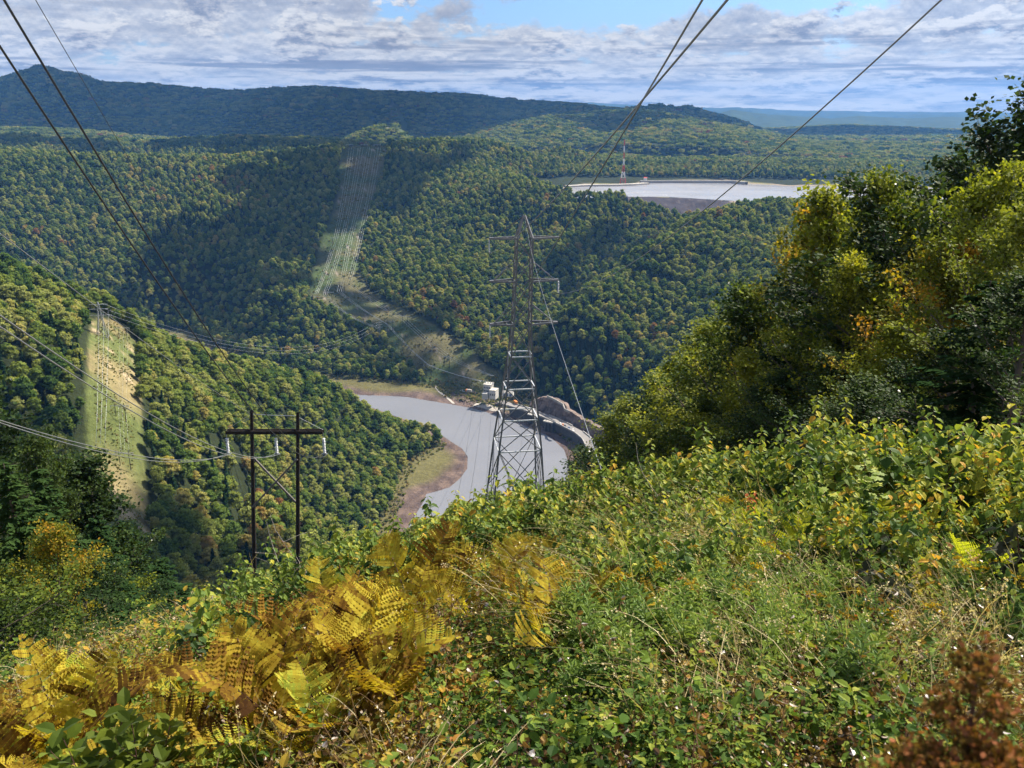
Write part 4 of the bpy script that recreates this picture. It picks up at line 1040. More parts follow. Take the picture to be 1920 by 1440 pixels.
for k_, (u_, v_, pm_, lab) in enumerate(((1058, 794, PAINTW, 'white car parked on the dam road, uppermost of the row'), (1062, 796.5, PAINTO, 'reddish car parked on the dam road below the white one'), (1066, 799, PAINTK, 'black car in the middle of the row on the dam road'),
                                        (1072, 803, PAINTB, 'blue car parked near the lower end of the row on the dam road'), (1078, 806, PAINTW, 'white car at the lower end of the row on the dam road'))):
    c = car(pm_); q = pxw(u_, v_, 14.0); i = int(np.argmin(np.hypot(*(rc-q[:2]).T))); q[:2] = rc[i] - rn[i]*3.0; dd = math.atan2(rn[i][0], -rn[i][1])
    c.location = q + np.array([0, 0, .01]); c.rotation_euler = (0, 0, dd+math.pi/2+1.2); c.scale = (1.15,)*3; tag(c, lab, 'car', 'cars parked on the dam road')
def truck(loc, rz, cabm, boxm, label, s=1.0):
    root = empty('truck', tuple(loc), rz, s); tag(root, label, 'truck')
    m = MB(); m.box((2.9, 0, 1.7), (1.7, 2.2, 2.1)); m.box((2.75, 0, 2.9), (1.3, 2.0, .3)); m.build('cab', cabm, root)
    m = MB(); m.box((-.7, 0, 2.0), (5.2, 2.3, 2.2)); m.build('load_bed', boxm, root)
    for x in (-2.4, -1.2, 2.7):
        for y in (-1.05, 1.05):
            m = MB(); m.tube([[x, y-.15, .5], [x, y+.15, .5]], .5, 8); m.build('wheel', CABLE_D, root)
    m = MB(); m.box((3.77, 0, 2.2), (.05, 1.8, .8)); m.build('windscreen', GLASS_D, root)
truck(pxw(967, 757, 14.0), R(110), PAINTO, PAINTO, 'orange truck at the upper end of the dam road', 1.25)
truck(pxw(879, 735, 12.0), R(160), PAINTO, GRAVEL, 'orange digger truck on the rubble beside the river bank', 1.2)
for k_, (u_, v_) in enumerate(((869, 733), (883, 733.5), (890, 737))):
    q = hit(u_, v_, 800.0); m = MB(); g = np.random.default_rng(60+k_)
    for e in range(40):
        d = g.normal(size=2)*2.4; m.add(np.array([d[0], d[1], max(0, 2.4-np.hypot(*d)*.8)*g.random()])+ICO1[0]*(.5+.7*g.random()), ICO1[1], g.random())
    o = m.build('rubble_heap', (PAINTW, GRAVEL, CABLE_D)[k_]); o.location = q; tag(o, ('white heap of rubble left of the orange digger', 'pale heap of rubble right of the orange digger', 'dark heap beside the pale gravel yard')[k_], 'heap')
ribbon('track', [(816, 722), (819, 727), (824, 733), (836, 741), (851, 753)], 3.3, 3.2, GRAVEL, 'pale boat ramp track running down to the water', 'track', 1.5, 'structure', .25)
# penstock scar behind the pylon
q0, q1 = hit(945, 745, 900.0), hit(968, 700, 1000.0)
# ------------------------------------------------------------------ red and white mast by the reservoir
mr = pxw(1168, 345, RES_Z+2); mast = empty('radio_mast', tuple(mr)); tag(mast, 'tall red and white lattice mast on the reservoir spit', 'mast')
MH = 112.0; nb = 7
for k_ in range(nb):
    z0, z1 = MH*k_/nb, MH*(k_+1)/nb; m = MB(); w0, w1 = (np.interp(z, [0, 26, 50, MH], [7.5, 3.6, 1.5, .7]) for z in (z0, z1))
    for i, j in S4: m.bar([i*w0, j*w0, z0], [i*w1, j*w1, z1], .75)
    for q in range(4):
        a_, b_ = S4[q], S4[(q+1) % 4]; m.bar([a_[0]*w0, a_[1]*w0, z0], [b_[0]*w1, b_[1]*w1, z1], .45); m.bar([b_[0]*w0, b_[1]*w0, z0], [a_[0]*w1, a_[1]*w1, z1], .45)
        m.bar([a_[0]*w0, a_[1]*w0, z0], [b_[0]*w0, b_[1]*w0, z0], .45)
    m.build('mast_section', PAINTR if k_ % 2 == 0 else PAINTW, mast)
# spit, crest road of the reservoir and a red hut
ribbon('reservoir_spit', [(1062, 348), (1100, 346), (1150, 345.5), (1185, 344.5), (1212, 342.5)], RES_Z+4, 22, GRAVEL, 'pale stony spit reaching into the upper reservoir', 'shore', 7, 'structure')
ribbon('reservoir_embankment', [(1200, 338.5), (1260, 338), (1320, 338.2), (1372, 338.4), (1400, 341)], RES_Z+7, 9, CONC, 'straight pale embankment along the far shore of the reservoir', 'embankment', 10, 'structure')
hp = pxw(1210, 338, RES_Z+7); o = empty('hut', tuple(hp)); tag(o, 'small red and white hut at the end of the reservoir embankment', 'hut')
m = MB(); m.box((0, 0, 3), (8, 6, 6)); m.build('wall', PAINTW, o)
m = MB(); m.add([[-4.6, -3.6, 6], [4.6, -3.6, 6], [4.6, 0, 8.5], [-4.6, 0, 8.5], [-4.6, 3.6, 6], [4.6, 3.6, 6]], [[0, 1, 2, 3], [3, 2, 5, 4]]); m.build('roof', PAINTR, o)
# rock face of the dam
# ------------------------------------------------------------------ near trees at both edges of the clearing
def bent(p0, d0, L, n, g, up=.0, wob=.12):
    P_ = [np.asarray(p0, float)]; d = unit(np.asarray(d0, float))
    for _ in range(n):
        d = unit(d + g.normal(size=3)*wob + np.array([0, 0, up])); P_.append(P_[-1]+d*L/n)
    return np.array(P_), d
def broadleaf(seed, H_=14.0, rad=4.3, n_limb=26, leaf=.26, per=46, base=.10, narrow=1.0, spread_z=.10, open_=1.0, sg=.30, reach=1.1):
    g = np.random.default_rng(seed); wood = MB(); lf = MB()
    tp, _ = bent([0, 0, -.8], [0, 0, 1], H_*.92, 9, g, .12, .07); tr = np.linspace(.021*H_, .004*H_, len(tp))
    wood.tube(tp, tr, 8)
    for i in range(n_limb):
        f = base + (1-base)*(i+.5)/n_limb; j = f*(len(tp)-1); j0 = min(int(j), len(tp)-2); p0 = tp[j0]+(tp[j0+1]-tp[j0])*(j-j0)
        a = i*2.39996+g.normal()*.35; prof = math.sin(math.pi*min(1, (.16+.84*f))**.9)**.55 if f < .98 else .35
        L = rad*narrow*(.55+.5*prof)*(1-.62*max(0, f-.55)/.45)*(.8+.4*g.random())
        el = .15+.95*f
        lp, ld = bent(p0, [math.cos(a)*math.cos(el), math.sin(a)*math.cos(el), math.sin(el)], L, 5, g, .05, .13)
        r0 = max(.018, tr[j0]*.42); wood.tube(lp, np.linspace(r0, r0*.25, len(lp)), 5)
        nt = 6
        for k_ in range(nt):
            q = .28+.72*(k_+.6)/nt; jj = q*(len(lp)-1); a0 = min(int(jj), len(lp)-2); s0 = lp[a0]+(lp[a0+1]-lp[a0])*(jj-a0)
            side = unit(np.cross(ld, [0, 0, 1])+1e-6)*(1 if k_ % 2 else -1)
            tw_, td = bent(s0, ld*.55+side*.75+np.array([0, 0, .12]), L*.34*(1.15-.6*q)+.35, 3, g, 0, .2)
            wood.tube(tw_, [r0*.22, r0*.18, r0*.12, r0*.06], 3)
            n_ = int(per*(.7+.6*g.random())*open_)
            t_ = g.random(n_)**.75; c = tw_[0]+(tw_[-1]-tw_[0])*t_[:, None]*reach
            P_ = c + g.normal(size=(n_, 3))*np.array([sg, sg, spread_z+.06])*(.6+.5*t_[:, None])
            N_ = unit(np.array([0, 0, 1.0])+g.normal(size=(n_, 3))*.42); D = unit((tw_[-1]-tw_[0])[None]+g.normal(size=(n_, 3))*.8+np.array([0, 0, -.25]))
            tb_ = .45+.25*g.normal()
            lf.leaves(P_, D, N_, leaf*(.65+.6*g.random(n_)), DIAM*np.array([1.15, 1, 1]), DIAMF, np.clip(tb_+g.normal(size=n_)*.16, 0, 1))
    return lf, wood
def hemlock(seed, H_=15.0, w=3.4, n=110):
    g = np.random.default_rng(seed); wood = MB(); lf = MB(); wood.tube([[0, 0, -.8], [0, 0, H_*.5], [.1, 0, H_]], [.22, .13, .02], 7)
    for i in range(n):
        f = (i+.5)/n; z = .6+f*(H_-.8); a = i*2.39996+g.normal()*.3; L = w*(1-f)**.75*(.65+.5*g.random())+.25
        p, d = bent([0, 0, z], [math.cos(a), math.sin(a), .18], L, 5, g, -.07, .05); wood.tube(p, np.linspace(.035*(1-f)+.01, .006, 6), 3)
        n_ = int(32+70*L/w); t_ = g.random(n_)**.7; j = t_*5; j0 = np.minimum(j.astype(int), 4); c = p[j0]+(p[j0+1]-p[j0])*(j-j0)[:, None]
        side = unit(np.cross(p[-1]-p[0], [0, 0, 1])); sg = np.where(g.random(n_) < .5, -1, 1)[:, None]
        wd = (1-t_*.75)[:, None]*L*.22
        P_ = c+side*sg*g.random((n_, 1))*wd+g.normal(size=(n_, 3))*[.04, .04, .05]
        D = unit(side*sg*.9+unit(p[-1]-p[0])*.7+np.array([0, 0, -.35])+g.normal(size=(n_, 3))*.2)
        lf.leaves(P_, D, unit(np.array([0, 0, 1.])+g.normal(size=(n_, 3))*.25), .42*(.6+.6*g.random(n_)), DIAM*np.array([.55, 1, 1]), DIAMF, np.clip(.3+.4*t_+g.normal(size=n_)*.1, 0, 1))
    return lf, wood
NG_STOPS = [(0, (.034, .068, .013)), (.35, (.085, .125, .017)), (.7, (.155, .19, .022)), (1, (.24, .25, .03))]
NEARG = leaf_mat('green_leaves', NG_STOPS, trans=.42, gloss=.12, rnd=.55, tintw=.75)
NEARD = leaf_mat('dark_leaves', [(0, (.012, .032, .011)), (.5, (.028, .056, .014)), (1, (.066, .098, .020))], trans=.35, gloss=.12, rnd=.5, tintw=.7)
NEARY = leaf_mat('yellow_leaves', [(0, (.07, .11, .016)), (.4, (.15, .17, .020)), (.75, (.25, .215, .022)), (1, (.33, .18, .020))], trans=.45, gloss=.1, rnd=.5, tintw=.9)
NEARL = leaf_mat('light_green_leaves', [(0, (.09, .13, .017)), (.5, (.20, .235, .024)), (1, (.32, .31, .032))], trans=.48, gloss=.1, rnd=.5, tintw=.8)
HEML = leaf_mat('hemlock_needles', [(0, (.016, .036, .014)), (.6, (.030, .062, .020)), (1, (.055, .095, .026))], trans=.3, rnd=.5, tintw=.7)
protos = {}
for i in range(4):
    lf, wd = broadleaf(900+i, 14, 4.2+.3*i, 28, .175, 84, .06); protos['b%d' % i] = (lf, wd, 14.0)
lf, wd = broadleaf(930, 16, 5.2, 34, .16, 120, .22, 1.0, .12, 1.0, .22, 1.0); protos['oak'] = (lf, wd, 16.0)
lf, wd = broadleaf(940, 12, 2.4, 26, .16, 66, .05, .75); protos['spire'] = (lf, wd, 12.0)
lf, wd = broadleaf(950, 9, 3.2, 22, .14, 74, .02, 1.0, .06); protos['small'] = (lf, wd, 9.0)
for i in range(2):
    lf, wd = hemlock(960+i); protos['hem%d' % i] = (lf, wd, 15.0)
mesh_cache = {}
def tree_meshes(kind, mat):
    key = (kind, mat.name)
    if key not in mesh_cache: mesh_cache[key] = protos[kind][0].mesh('crown', mat)
    if kind not in mesh_cache: mesh_cache[kind] = protos[kind][1].mesh('trunk', BARK, True)
    return mesh_cache[key], mesh_cache[kind], protos[kind][2]
def near_tree(u, v, r, kind, mat, label, group=None, wide=1.0, sink=0.0):
    a_ = float(ray(u, v)[0]); p = np.array([r*math.sin(a_), r*math.cos(a_), 0.0]); p[2] = float(height(p[0], p[1])); top = float(at(u, v, r)[2]); me, tk, H_ = tree_meshes(kind, mat); s = max(.25, (top-p[2])/(H_*.97))
    root = empty('pine_tree' if kind.startswith('hem') else 'broadleaf_tree', (p[0], p[1], p[2]-sink), random.random()*6.28)
    root.scale = (s*wide, s*wide, s); tag(root, label, 'tree', group); link('crown', me, root); link('trunk', tk, root); return root
RG = 'trees massed along the right edge of the clearing'; LG = 'trees massed at the lower left edge'
for u, v, r, kind, mat, label, wide in (
    (1105, 838, 96, 'b0', NEARD, 'dark leafy tree at the lowest tip of the right-hand tree edge, over the river', 1.15),
    (1150, 790, 92, 'b1', NEARD, 'dark green tree second from the lower tip of the right-hand tree edge', 1.2),
    (1205, 745, 86, 'b2', NEARG, 'mid green tree rising where the right-hand edge starts to climb', 1.2),
    (1255, 700, 80, 'b3', NEARD, 'dark green tree under the step of the right-hand tree edge', 1.2),
    (1300, 655, 75, 'b0', NEARL, 'light green tree on the step of the right-hand edge', 1.1),
    (1345, 600, 69, 'b1', NEARG, 'green tree with pointed top left of the yellow-topped trees', 1.1),
    (1395, 575, 63, 'b2', NEARL, 'yellow-green sunlit tree halfway up the right-hand edge', 1.1),
    (1440, 520, 59, 'b3', NEARG, 'green tree under the tall yellow-orange crown', 1.0),
    (1500, 440, 56, 'b0', NEARL, 'light green tree just left of the tall yellow-orange crown', .8),
    (1548, 362, 52, 'b1', NEARY, 'tall yellow-orange tree standing out on the right-hand edge', .72),
    (1608, 285, 50, 'spire', NEARL, 'slender pointed yellow-green tree rising above its neighbours on the right', .9),
    (1665, 335, 47, 'b2', NEARG, 'fine-leaved green tree right of the slender pointed one', .8),
    (1725, 318, 45, 'b3', NEARG, 'green tree below the tall dark oak at the right', .8),
    (1790, 330, 43, 'b0', NEARL, 'bright green tree below the tall dark oak, nearer the frame edge', .8),
    (1800, 128, 44, 'oak', NEARD, 'tall dark spreading oak with open crown against the sky at the right', 1.15),
    (1905, 120, 42, 'oak', NEARD, 'second tall dark oak cut by the right frame edge', 1.0),
    (1880, 300, 34, 'b1', NEARL, 'bright yellow-green tree in front of the oaks at the right frame edge', .8),
    (1940, 360, 30, 'b2', NEARG, 'green tree cut by the right frame edge', .9),
    (1790, 440, 34, 'b3', NEARY, 'orange-yellow leaning tree amid the greens right of centre mass', .9),
    (1340, 740, 58, 'b1', NEARG, 'green tree low in front of the right-hand edge', 1.3),
    (1275, 770, 64, 'b2', NEARG, 'green tree low in front of the right-hand edge', 1.0),
    (1210, 815, 70, 'b3', NEARD, 'dark low tree near the foot of the right-hand edge', 1.3),
    (1150, 850, 76, 'hem0', HEML, 'dark evergreen at the foot of the right-hand edge by the slanting wire', 1.4),
    (1430, 655, 48, 'b0', NEARL, 'light green tree in the middle of the right-hand mass', 1.1),
    (1520, 560, 43, 'b2', NEARG, 'mid green tree in the middle of the right-hand mass', 1.0),
    (1590, 500, 40, 'b1', NEARG, 'green tree directly under the slender pointed one', 1.0),
    (1680, 480, 38, 'b3', NEARL, 'sunlit yellow-green tree right of the middle of the mass', .9),
    (1660, 600, 32, 'b0', NEARL, 'fresh green tree low in the right-hand mass', 1.0),
    (1570, 660, 34, 'b1', NEARD, 'shaded dark tree low in the right-hand mass', 1.2),
    (1490, 700, 38, 'b2', NEARD, 'shaded tree low and left in the right-hand mass', 1.3),
    (1410, 760, 43, 'b3', NEARD, 'shaded tree above the shrub line, left', 1.3),
    (1780, 620, 28, 'b2', NEARD, 'shaded dark green tree low at the right', 1.3),
    (1860, 540, 25, 'hem0', HEML, 'large dark hemlock near the right frame edge', 1.7),
    (1950, 520, 23, 'b3', NEARD, 'dark leafy tree cut by the right frame edge below the oaks', 1.2),
    (1690, 690, 25, 'small', NEARD, 'shaded small tree behind the shrubs at the right', 1.4),
    (1600, 740, 27, 'small', NEARD, 'shaded small tree behind the shrub line, right of centre', 1.4)):
    near_tree(u, v, r, kind, mat, label, RG, wide)
for u, v, r, kind, mat, label, wide in (
    (-15, 695, 52, 'oak', NEARD, 'tall dark broadleaf tree at the left frame edge', .75),
    (-130, 660, 50, 'b1', NEARD, 'dark broadleaf tree cut by the left frame edge', 1.0),
    (30, 810, 44, 'b2', NEARD, 'dark tree right of the tall one at the left frame edge', .7),
    (122, 815, 52, 'spire', NEARD, 'open olive tree in front of the bright left clearing', 1.1),
    (150, 905, 52, 'b3', NEARD, 'dark olive tree below the bright left clearing', .9),
    (70, 890, 34, 'hem0', HEML, 'dark hemlock in the middle of the lower left trees', 1.2),
    (10, 880, 27, 'hem1', HEML, 'dark hemlock at the left frame edge', 1.2),
    (225, 985, 56, 'hem1', HEML, 'dark hemlock at the right end of the lower left trees', 1.6),
    (300, 1050, 60, 'hem0', HEML, 'low dark evergreen where the left trees meet the valley woods', 2.0),
    (45, 965, 25, 'small', NEARY, 'yellow-orange small tree glowing among the dark lower left trees', .75),
    (180, 975, 38, 'hem1', HEML, 'dark hemlock beside the light green sapling at lower left', 1.3),
    (205, 1060, 40, 'small', NEARL, 'light green sapling in front of the dark left hemlocks', 1.1),
    (120, 1060, 30, 'small', NEARD, 'dark small tree low at the left', 1.4),
    (20, 1085, 24, 'small', NEARD, 'dark bushy tree just above the ferns at the left frame edge', 1.5),
    (270, 1085, 46, 'small', NEARD, 'dark low bushy tree at the right foot of the left group', 1.5),
    (-60, 1000, 22, 'small', NEARG, 'green bushy tree cut by the left frame edge', 1.4)):
    near_tree(u, v, r, kind, mat, label, LG, wide)
# ------------------------------------------------------------------ foreground plants
FERN_G = leaf_mat('golden_fern', [(0, (.08, .04, .018)), (.25, (.20, .11, .024)), (.5, (.35, .26, .032)), (.8, (.43, .37, .05)), (1, (.28, .33, .05))], trans=.45, rnd=.6, tintw=.8)
FERN_B = leaf_mat('brown_fern', [(0, (.10, .045, .018)), (.5, (.22, .11, .03)), (1, (.34, .20, .05))], trans=.35, rnd=.4, tintw=.9)
FERN_Y = leaf_mat('yellow_green_fern', [(0, (.22, .27, .03)), (.5, (.38, .42, .045)), (1, (.50, .48, .07))], trans=.5, rnd=.4, tintw=.7)
SHRUB = leaf_mat('shrub_leaves', [(0, (.026, .062, .015)), (.35, (.065, .125, .022)), (.65, (.15, .21, .030)), (.88, (.34, .33, .040)), (1, (.42, .24, .035))], trans=.42, gloss=.2, rnd=.35, tintw=1.0)
SHRUB_D = leaf_mat('bronze_leaves', [(0, (.030, .040, .022)), (.4, (.065, .062, .032)), (.75, (.12, .075, .045)), (1, (.27, .12, .035))], trans=.3, gloss=.2, rnd=.3, tintw=1.0)
SHRUB_R = leaf_mat('red_leaves', [(0, (.07, .10, .025)), (.4, (.14, .06, .03)), (.8, (.22, .045, .025)), (1, (.38, .09, .025))], trans=.42, gloss=.4, rnd=.3, tintw=1.2)
MAPLE = leaf_mat('maple_leaves', [(0, (.10, .19, .03)), (.5, (.26, .34, .04)), (1, (.46, .44, .06))], trans=.5, gloss=.3, rnd=.3, tintw=1.0)
GROD = leaf_mat('goldenrod_leaves', [(0, (.050, .105, .022)), (.5, (.135, .215, .038)), (1, (.29, .36, .065))], trans=.4, gloss=.4, rnd=.6, tintw=.6)
FLOW = leaf_mat('yellow_flowers', [(0, (.35, .22, .02)), (1, (.62, .44, .03))], trans=.3, rnd=.5)
STRAW = leaf_mat('dry_grass', [(0, (.22, .165, .085)), (.5, (.42, .34, .19)), (1, (.62, .54, .34))], trans=.35, rnd=.5, tintw=.9)
COVER = leaf_mat('ground_leaves', [(0, (.026, .062, .015)), (.3, (.062, .122, .022)), (.55, (.135, .205, .03)), (.78, (.25, .28, .042)), (.9, (.31, .20, .045)), (1, (.26, .10, .035))], trans=.4, gloss=.1, rnd=.5, tintw=.9)
COVER_B = leaf_mat('brown_ground_leaves', [(0, (.07, .04, .022)), (.4, (.17, .095, .04)), (.7, (.30, .20, .06)), (.9, (.20, .23, .05)), (1, (.36, .10, .03))], trans=.35, gloss=.2, rnd=.6, tintw=.9)
COVER_Y = leaf_mat('gold_ground_leaves', [(0, (.14, .15, .03)), (.4, (.30, .24, .035)), (.8, (.42, .27, .03)), (1, (.26, .11, .03))], trans=.4, gloss=.2, rnd=.6, tintw=.9)
STEM_R = plain_mat('reddish_stem', (.10, .045, .035), .7, var=.3, scale=20)
STEM_G = plain_mat('green_stem', (.12, .14, .05), .7, var=.3, scale=20)
STEM_P = plain_mat('pale_dead_twig', (.42, .38, .33), .8, var=.3, scale=20)
LEAFT = np.array([[0, 0, 0], [-.31, .28, .07], [-.28, .66, .03], [0, 1, -.18], [.28, .66, .03], [.31, .28, .07], [0, .48, -.06]]); LEAFF = [[0, 5, 4, 6], [0, 6, 2, 1], [6, 4, 3, 2]]
NARR = LEAFT*np.array([.42, 1, 1])
_s = [(0, 0), (.12, .12), (.42, .08), (.36, .30), (.58, .42), (.34, .50), (.30, .68), (.12, .62), (0, 1.0)]
MAPT = np.array([[x, y, -.05*abs(x)] for x, y in _s] + [[-x, y, -.05*abs(x)] for x, y in _s[1:-1]] + [[0, .4, .02]])
_n = len(_s); _c = len(MAPT)-1
MAPF = [[_c, i, i+1] for i in range(_n-1)] + [[_c, _n+i+1 if i+1 < _n-2 else _n+i+1, _n+i] for i in range(_n-3)] + [[_c, _n, 0], [_c, _n-1, _n+_n-3]]
FERN_PIN = np.array([[0, 0, 0], [.34, .30, 0], [.30, .80, 0], [0, 1, 0], [-.22, .7, 0], [-.30, .25, 0]]); FERN_PF = [[0, 1, 2, 3], [0, 3, 4, 5]]
def frond(lf, st, base, az_, L, g, lean=1.15, curl=.5, droop=1.0, tint=.55, npin=15, n2=10, wid=.22):
    """one arching fern leaf: stalk, paired side leaves, each cut into lobes"""
    n = 14; el = lean; P_ = [np.asarray(base, float)]; d2 = g.normal()*.12
    for k_ in range(n):
        el -= (.9*droop)*(k_/n)**1.3*.22 + .01; az_ += d2*.06
        P_.append(P_[-1]+np.array([math.cos(az_)*math.cos(el), math.sin(az_)*math.cos(el), math.sin(el)])*L/n)
    P_ = np.array(P_); st.tube(P_, np.linspace(.0038, .001, n+1), 3, .4)
    side = np.array([-math.sin(az_), math.cos(az_), 0]); roll = g.normal()*.35
    T_ = unit(np.gradient(P_, axis=0)); N_ = unit(np.cross(side, T_)); 
    for k_ in range(npin):
        f = .20+.80*(k_+.5)/npin; j = f*n; j0 = min(int(j), n-1); p = P_[j0]+(P_[j0+1]-P_[j0])*(j-j0); t_ = T_[j0]; side_ = math.cos(roll)*side + math.sin(roll)*N_[j0]; nn = unit(np.cross(side_, t_))
        pl = wid*L*math.sin(math.pi*min(1, .18+.82*(f-.2)/.8))**.8*(1.0 if f < .9 else .75)
        if pl < .01: pl = .01
        pl *= .82+.3*g.random()
        for sg in (-1, 1):
            if g.random() < .035: continue
            d = unit(side_*sg + t_*(.42+.16*g.normal()) + nn*(-.05-.45*g.random()*curl)); m_ = n2
            q = (np.arange(m_)+.5)/m_; c = p + d*pl*q[:, None] - nn*(q[:, None]**2)*pl*.28*curl
            w_ = L*.8/npin*.50*np.sin(math.pi*np.clip(.30+.62*q, 0, 1))**.8*(.55+.45*min(1, pl/(wid*L*.6)))
            nb = unit(nn+g.normal(size=3)*.18)
            pr = unit(np.cross(nb, d))
            tt = np.clip(tint+g.normal(size=m_)*.12-(.40 if g.random() < .10 else 0)-.22*q**2*g.random()-.25*max(0, f-.7), 0, 1)
            for s2 in (-1, 1):
                D = unit(pr*s2+d*.35); lf.leaves(c, np.broadcast_to(D, (m_, 3)), np.broadcast_to(nb, (m_, 3)), w_*1.15, FERN_PIN*np.array([pl/m_/w_.mean()*1.9, 1, 1]), FERN_PF, tt)
def fern_plant(seed, n=9, L=.75, lean=1.1, droop=1.0, tint=.55, name='fern', mat=None, sp=.05):
    g = np.random.default_rng(seed); lf, st = MB(), MB()
    for k_ in range(n):
        a = k_*2.39996+g.normal()*.25; frond(lf, st, [g.normal()*sp, g.normal()*sp, 0], a, L*(.7+.45*g.random()), g, lean+g.normal()*.16, .6+.6*g.random(), droop*(.7+.6*g.random()), np.clip(tint+g.normal()*.14, 0, 1))
    return lf, st
def shrub_plant(seed, H_=1.25, stems=4, leaf=.115, gap=.085, droop=1.0, tmpl=LEAFT, tf=LEAFF, spread=.28, start=.3):
    g = np.random.default_rng(seed); lf, st = MB(), MB()
    for s_ in range(stems):
        a = g.random()*6.283; L = H_*(.65+.4*g.random()); p, d = bent([g.normal()*.06, g.normal()*.06, -.05], [math.cos(a)*spread, math.sin(a)*spread, 1], L, 8, g, .03, .07)
        st.tube(p, np.linspace(.006, .002, 9), 4, .5)
        arms = [(p, .0)]
        for b_ in range(4):
            j0 = 3+b_; aa = a+b_*2.4+g.normal()*.4; q, _ = bent(p[j0], [math.cos(aa)*.8, math.sin(aa)*.8, .75], L*(.36-.045*b_), 4, g, .03, .1); st.tube(q, np.linspace(.003, .0012, 5), 3, .5); arms.append((q, 0))
        tone = np.clip(.46+g.normal()*.24, 0, 1)
        for q, _o in arms:
            ln = np.linalg.norm(np.diff(q, axis=0), axis=1).sum(); m_ = max(2, int(ln/gap)); s0 = start if _o == 0 and len(q) > 5 else .15
            for k_ in range(m_):
                f = s0+(1-s0)*(k_+1)/m_; j = f*(len(q)-1); j0 = min(int(j), len(q)-2); c = q[j0]+(q[j0+1]-q[j0])*(j-j0)
                ph = k_*1.571+g.normal()*.3
                for sg in (0, math.pi):
                    D = np.array([math.cos(ph+sg), math.sin(ph+sg), .35-droop*(.5+.7*g.random())]); D = unit(D); N_ = unit(np.array([math.cos(ph+sg)*droop*.6, math.sin(ph+sg)*droop*.6, 1.])+g.normal(size=3)*.22)
                    sz = leaf*(.7+.5*g.random())*(1-.25*f*(f > .92))
                    c2 = c+np.array([math.cos(ph+sg), math.sin(ph+sg), 0])*.012
                    lf.leaves(c2[None], D[None], N_[None], sz, tmpl, tf, np.clip(tone+g.normal()*.13+(.28 if g.random() < .07 else 0), 0, 1))
    return lf, st
def rod_plant(seed, stems=6, H_=.62, flower=False):
    g = np.random.default_rng(seed); lf, st, fl_ = MB(), MB(), MB()
    for s_ in range(stems):
        L = H_*(.7+.45*g.random()); a = g.random()*6.283; b = np.array([g.normal()*.09, g.normal()*.09, -.03]); p, d = bent(b, [math.cos(a)*.15, math.sin(a)*.15, 1], L, 7, g, .02, .05); st.tube(p, np.linspace(.0035, .0015, 8), 4)
        n_ = 46; f = .12+.88*(np.arange(n_)+.5)/n_; j = f*7; j0 = np.minimum(j.astype(int), 6); c = p[j0]+(p[j0+1]-p[j0])*(j-j0)[:, None]; ph = np.arange(n_)*2.4+g.random()
        up_ = .25+.75*f**2; D = np.c_[np.cos(ph), np.sin(ph), up_]; N_ = unit(np.c_[-np.cos(ph)*.5, -np.sin(ph)*.5, np.ones(n_)]+g.normal(size=(n_, 3))*.15)
        sz = .105*np.interp(f, [.1, .5, .85, 1], [1.0, 1.1, .75, .42])*(.8+.4*g.random(n_))
        lf.leaves(c, D, N_, sz, NARR*np.array([1.1, 1, 1]), LEAFF, np.clip(.35+.3*f+g.normal(size=n_)*.1, 0, 1))
        if flower and s_ % 2 == 0:
            for e in range(7):
                a2 = e*2.4; q = np.array([p[-1], p[-1]+[.03*math.cos(a2), .03*math.sin(a2), .02], p[-1]+[.075*math.cos(a2), .075*math.sin(a2), .015-.01*e]]); st.tube(q, .001, 3)
                m_ = 26; t_ = g.random(m_); P_ = q[0]+(q[2]-q[0])*t_[:, None]+g.normal(size=(m_, 3))*.006; fl_.leaves(P_, rdirs(m_, g), rdirs(m_, g), .011, DIAM*[1.6, 1, 1], DIAMF, g.random(m_))
    return lf, st, fl_
def straw_tuft(seed, n=70, L=.62, lean=(.55, -.1), wid=.0022, spread=.10):
    g = np.random.default_rng(seed); m = MB()
    for k_ in range(n):
        b = np.array([g.normal()*spread, g.normal()*spread, 0]); d = unit(np.array([lean[0]*g.random()+g.normal()*.35, lean[1]+g.normal()*.35, 1])); l = L*(.5+.7*g.random()); P_ = [b]
        for e in range(6): P_.append(P_[-1]+d*l/6); d = unit(d+np.array([lean[0]*.25+.08*g.normal(), lean[1]*.2+.08*g.normal(), -.15-.12*g.random()]))
        P_ = np.array(P_); s_ = unit(np.cross(d, rdirs(1, g)[0])); wd = wid*np.array([1, 1.1, 1, .9, .75, .5, .15])[:, None]; V = np.concatenate([P_-s_*wd, P_+s_*wd]); i = np.arange(6)
        m.add(V, np.stack([i, i+1, i+8, i+7], 1), np.clip(.5+g.normal()*.22, 0, 1))
        if k_ % 5 == 0:
            c = P_[-2]+(P_[-1]-P_[-2])*g.random((12, 1))+g.normal(size=(12, 3))*.008; m.leaves(c, unit(rdirs(12, g)+d), rdirs(12, g), .012, DIAM, DIAMF, .8)
    return m
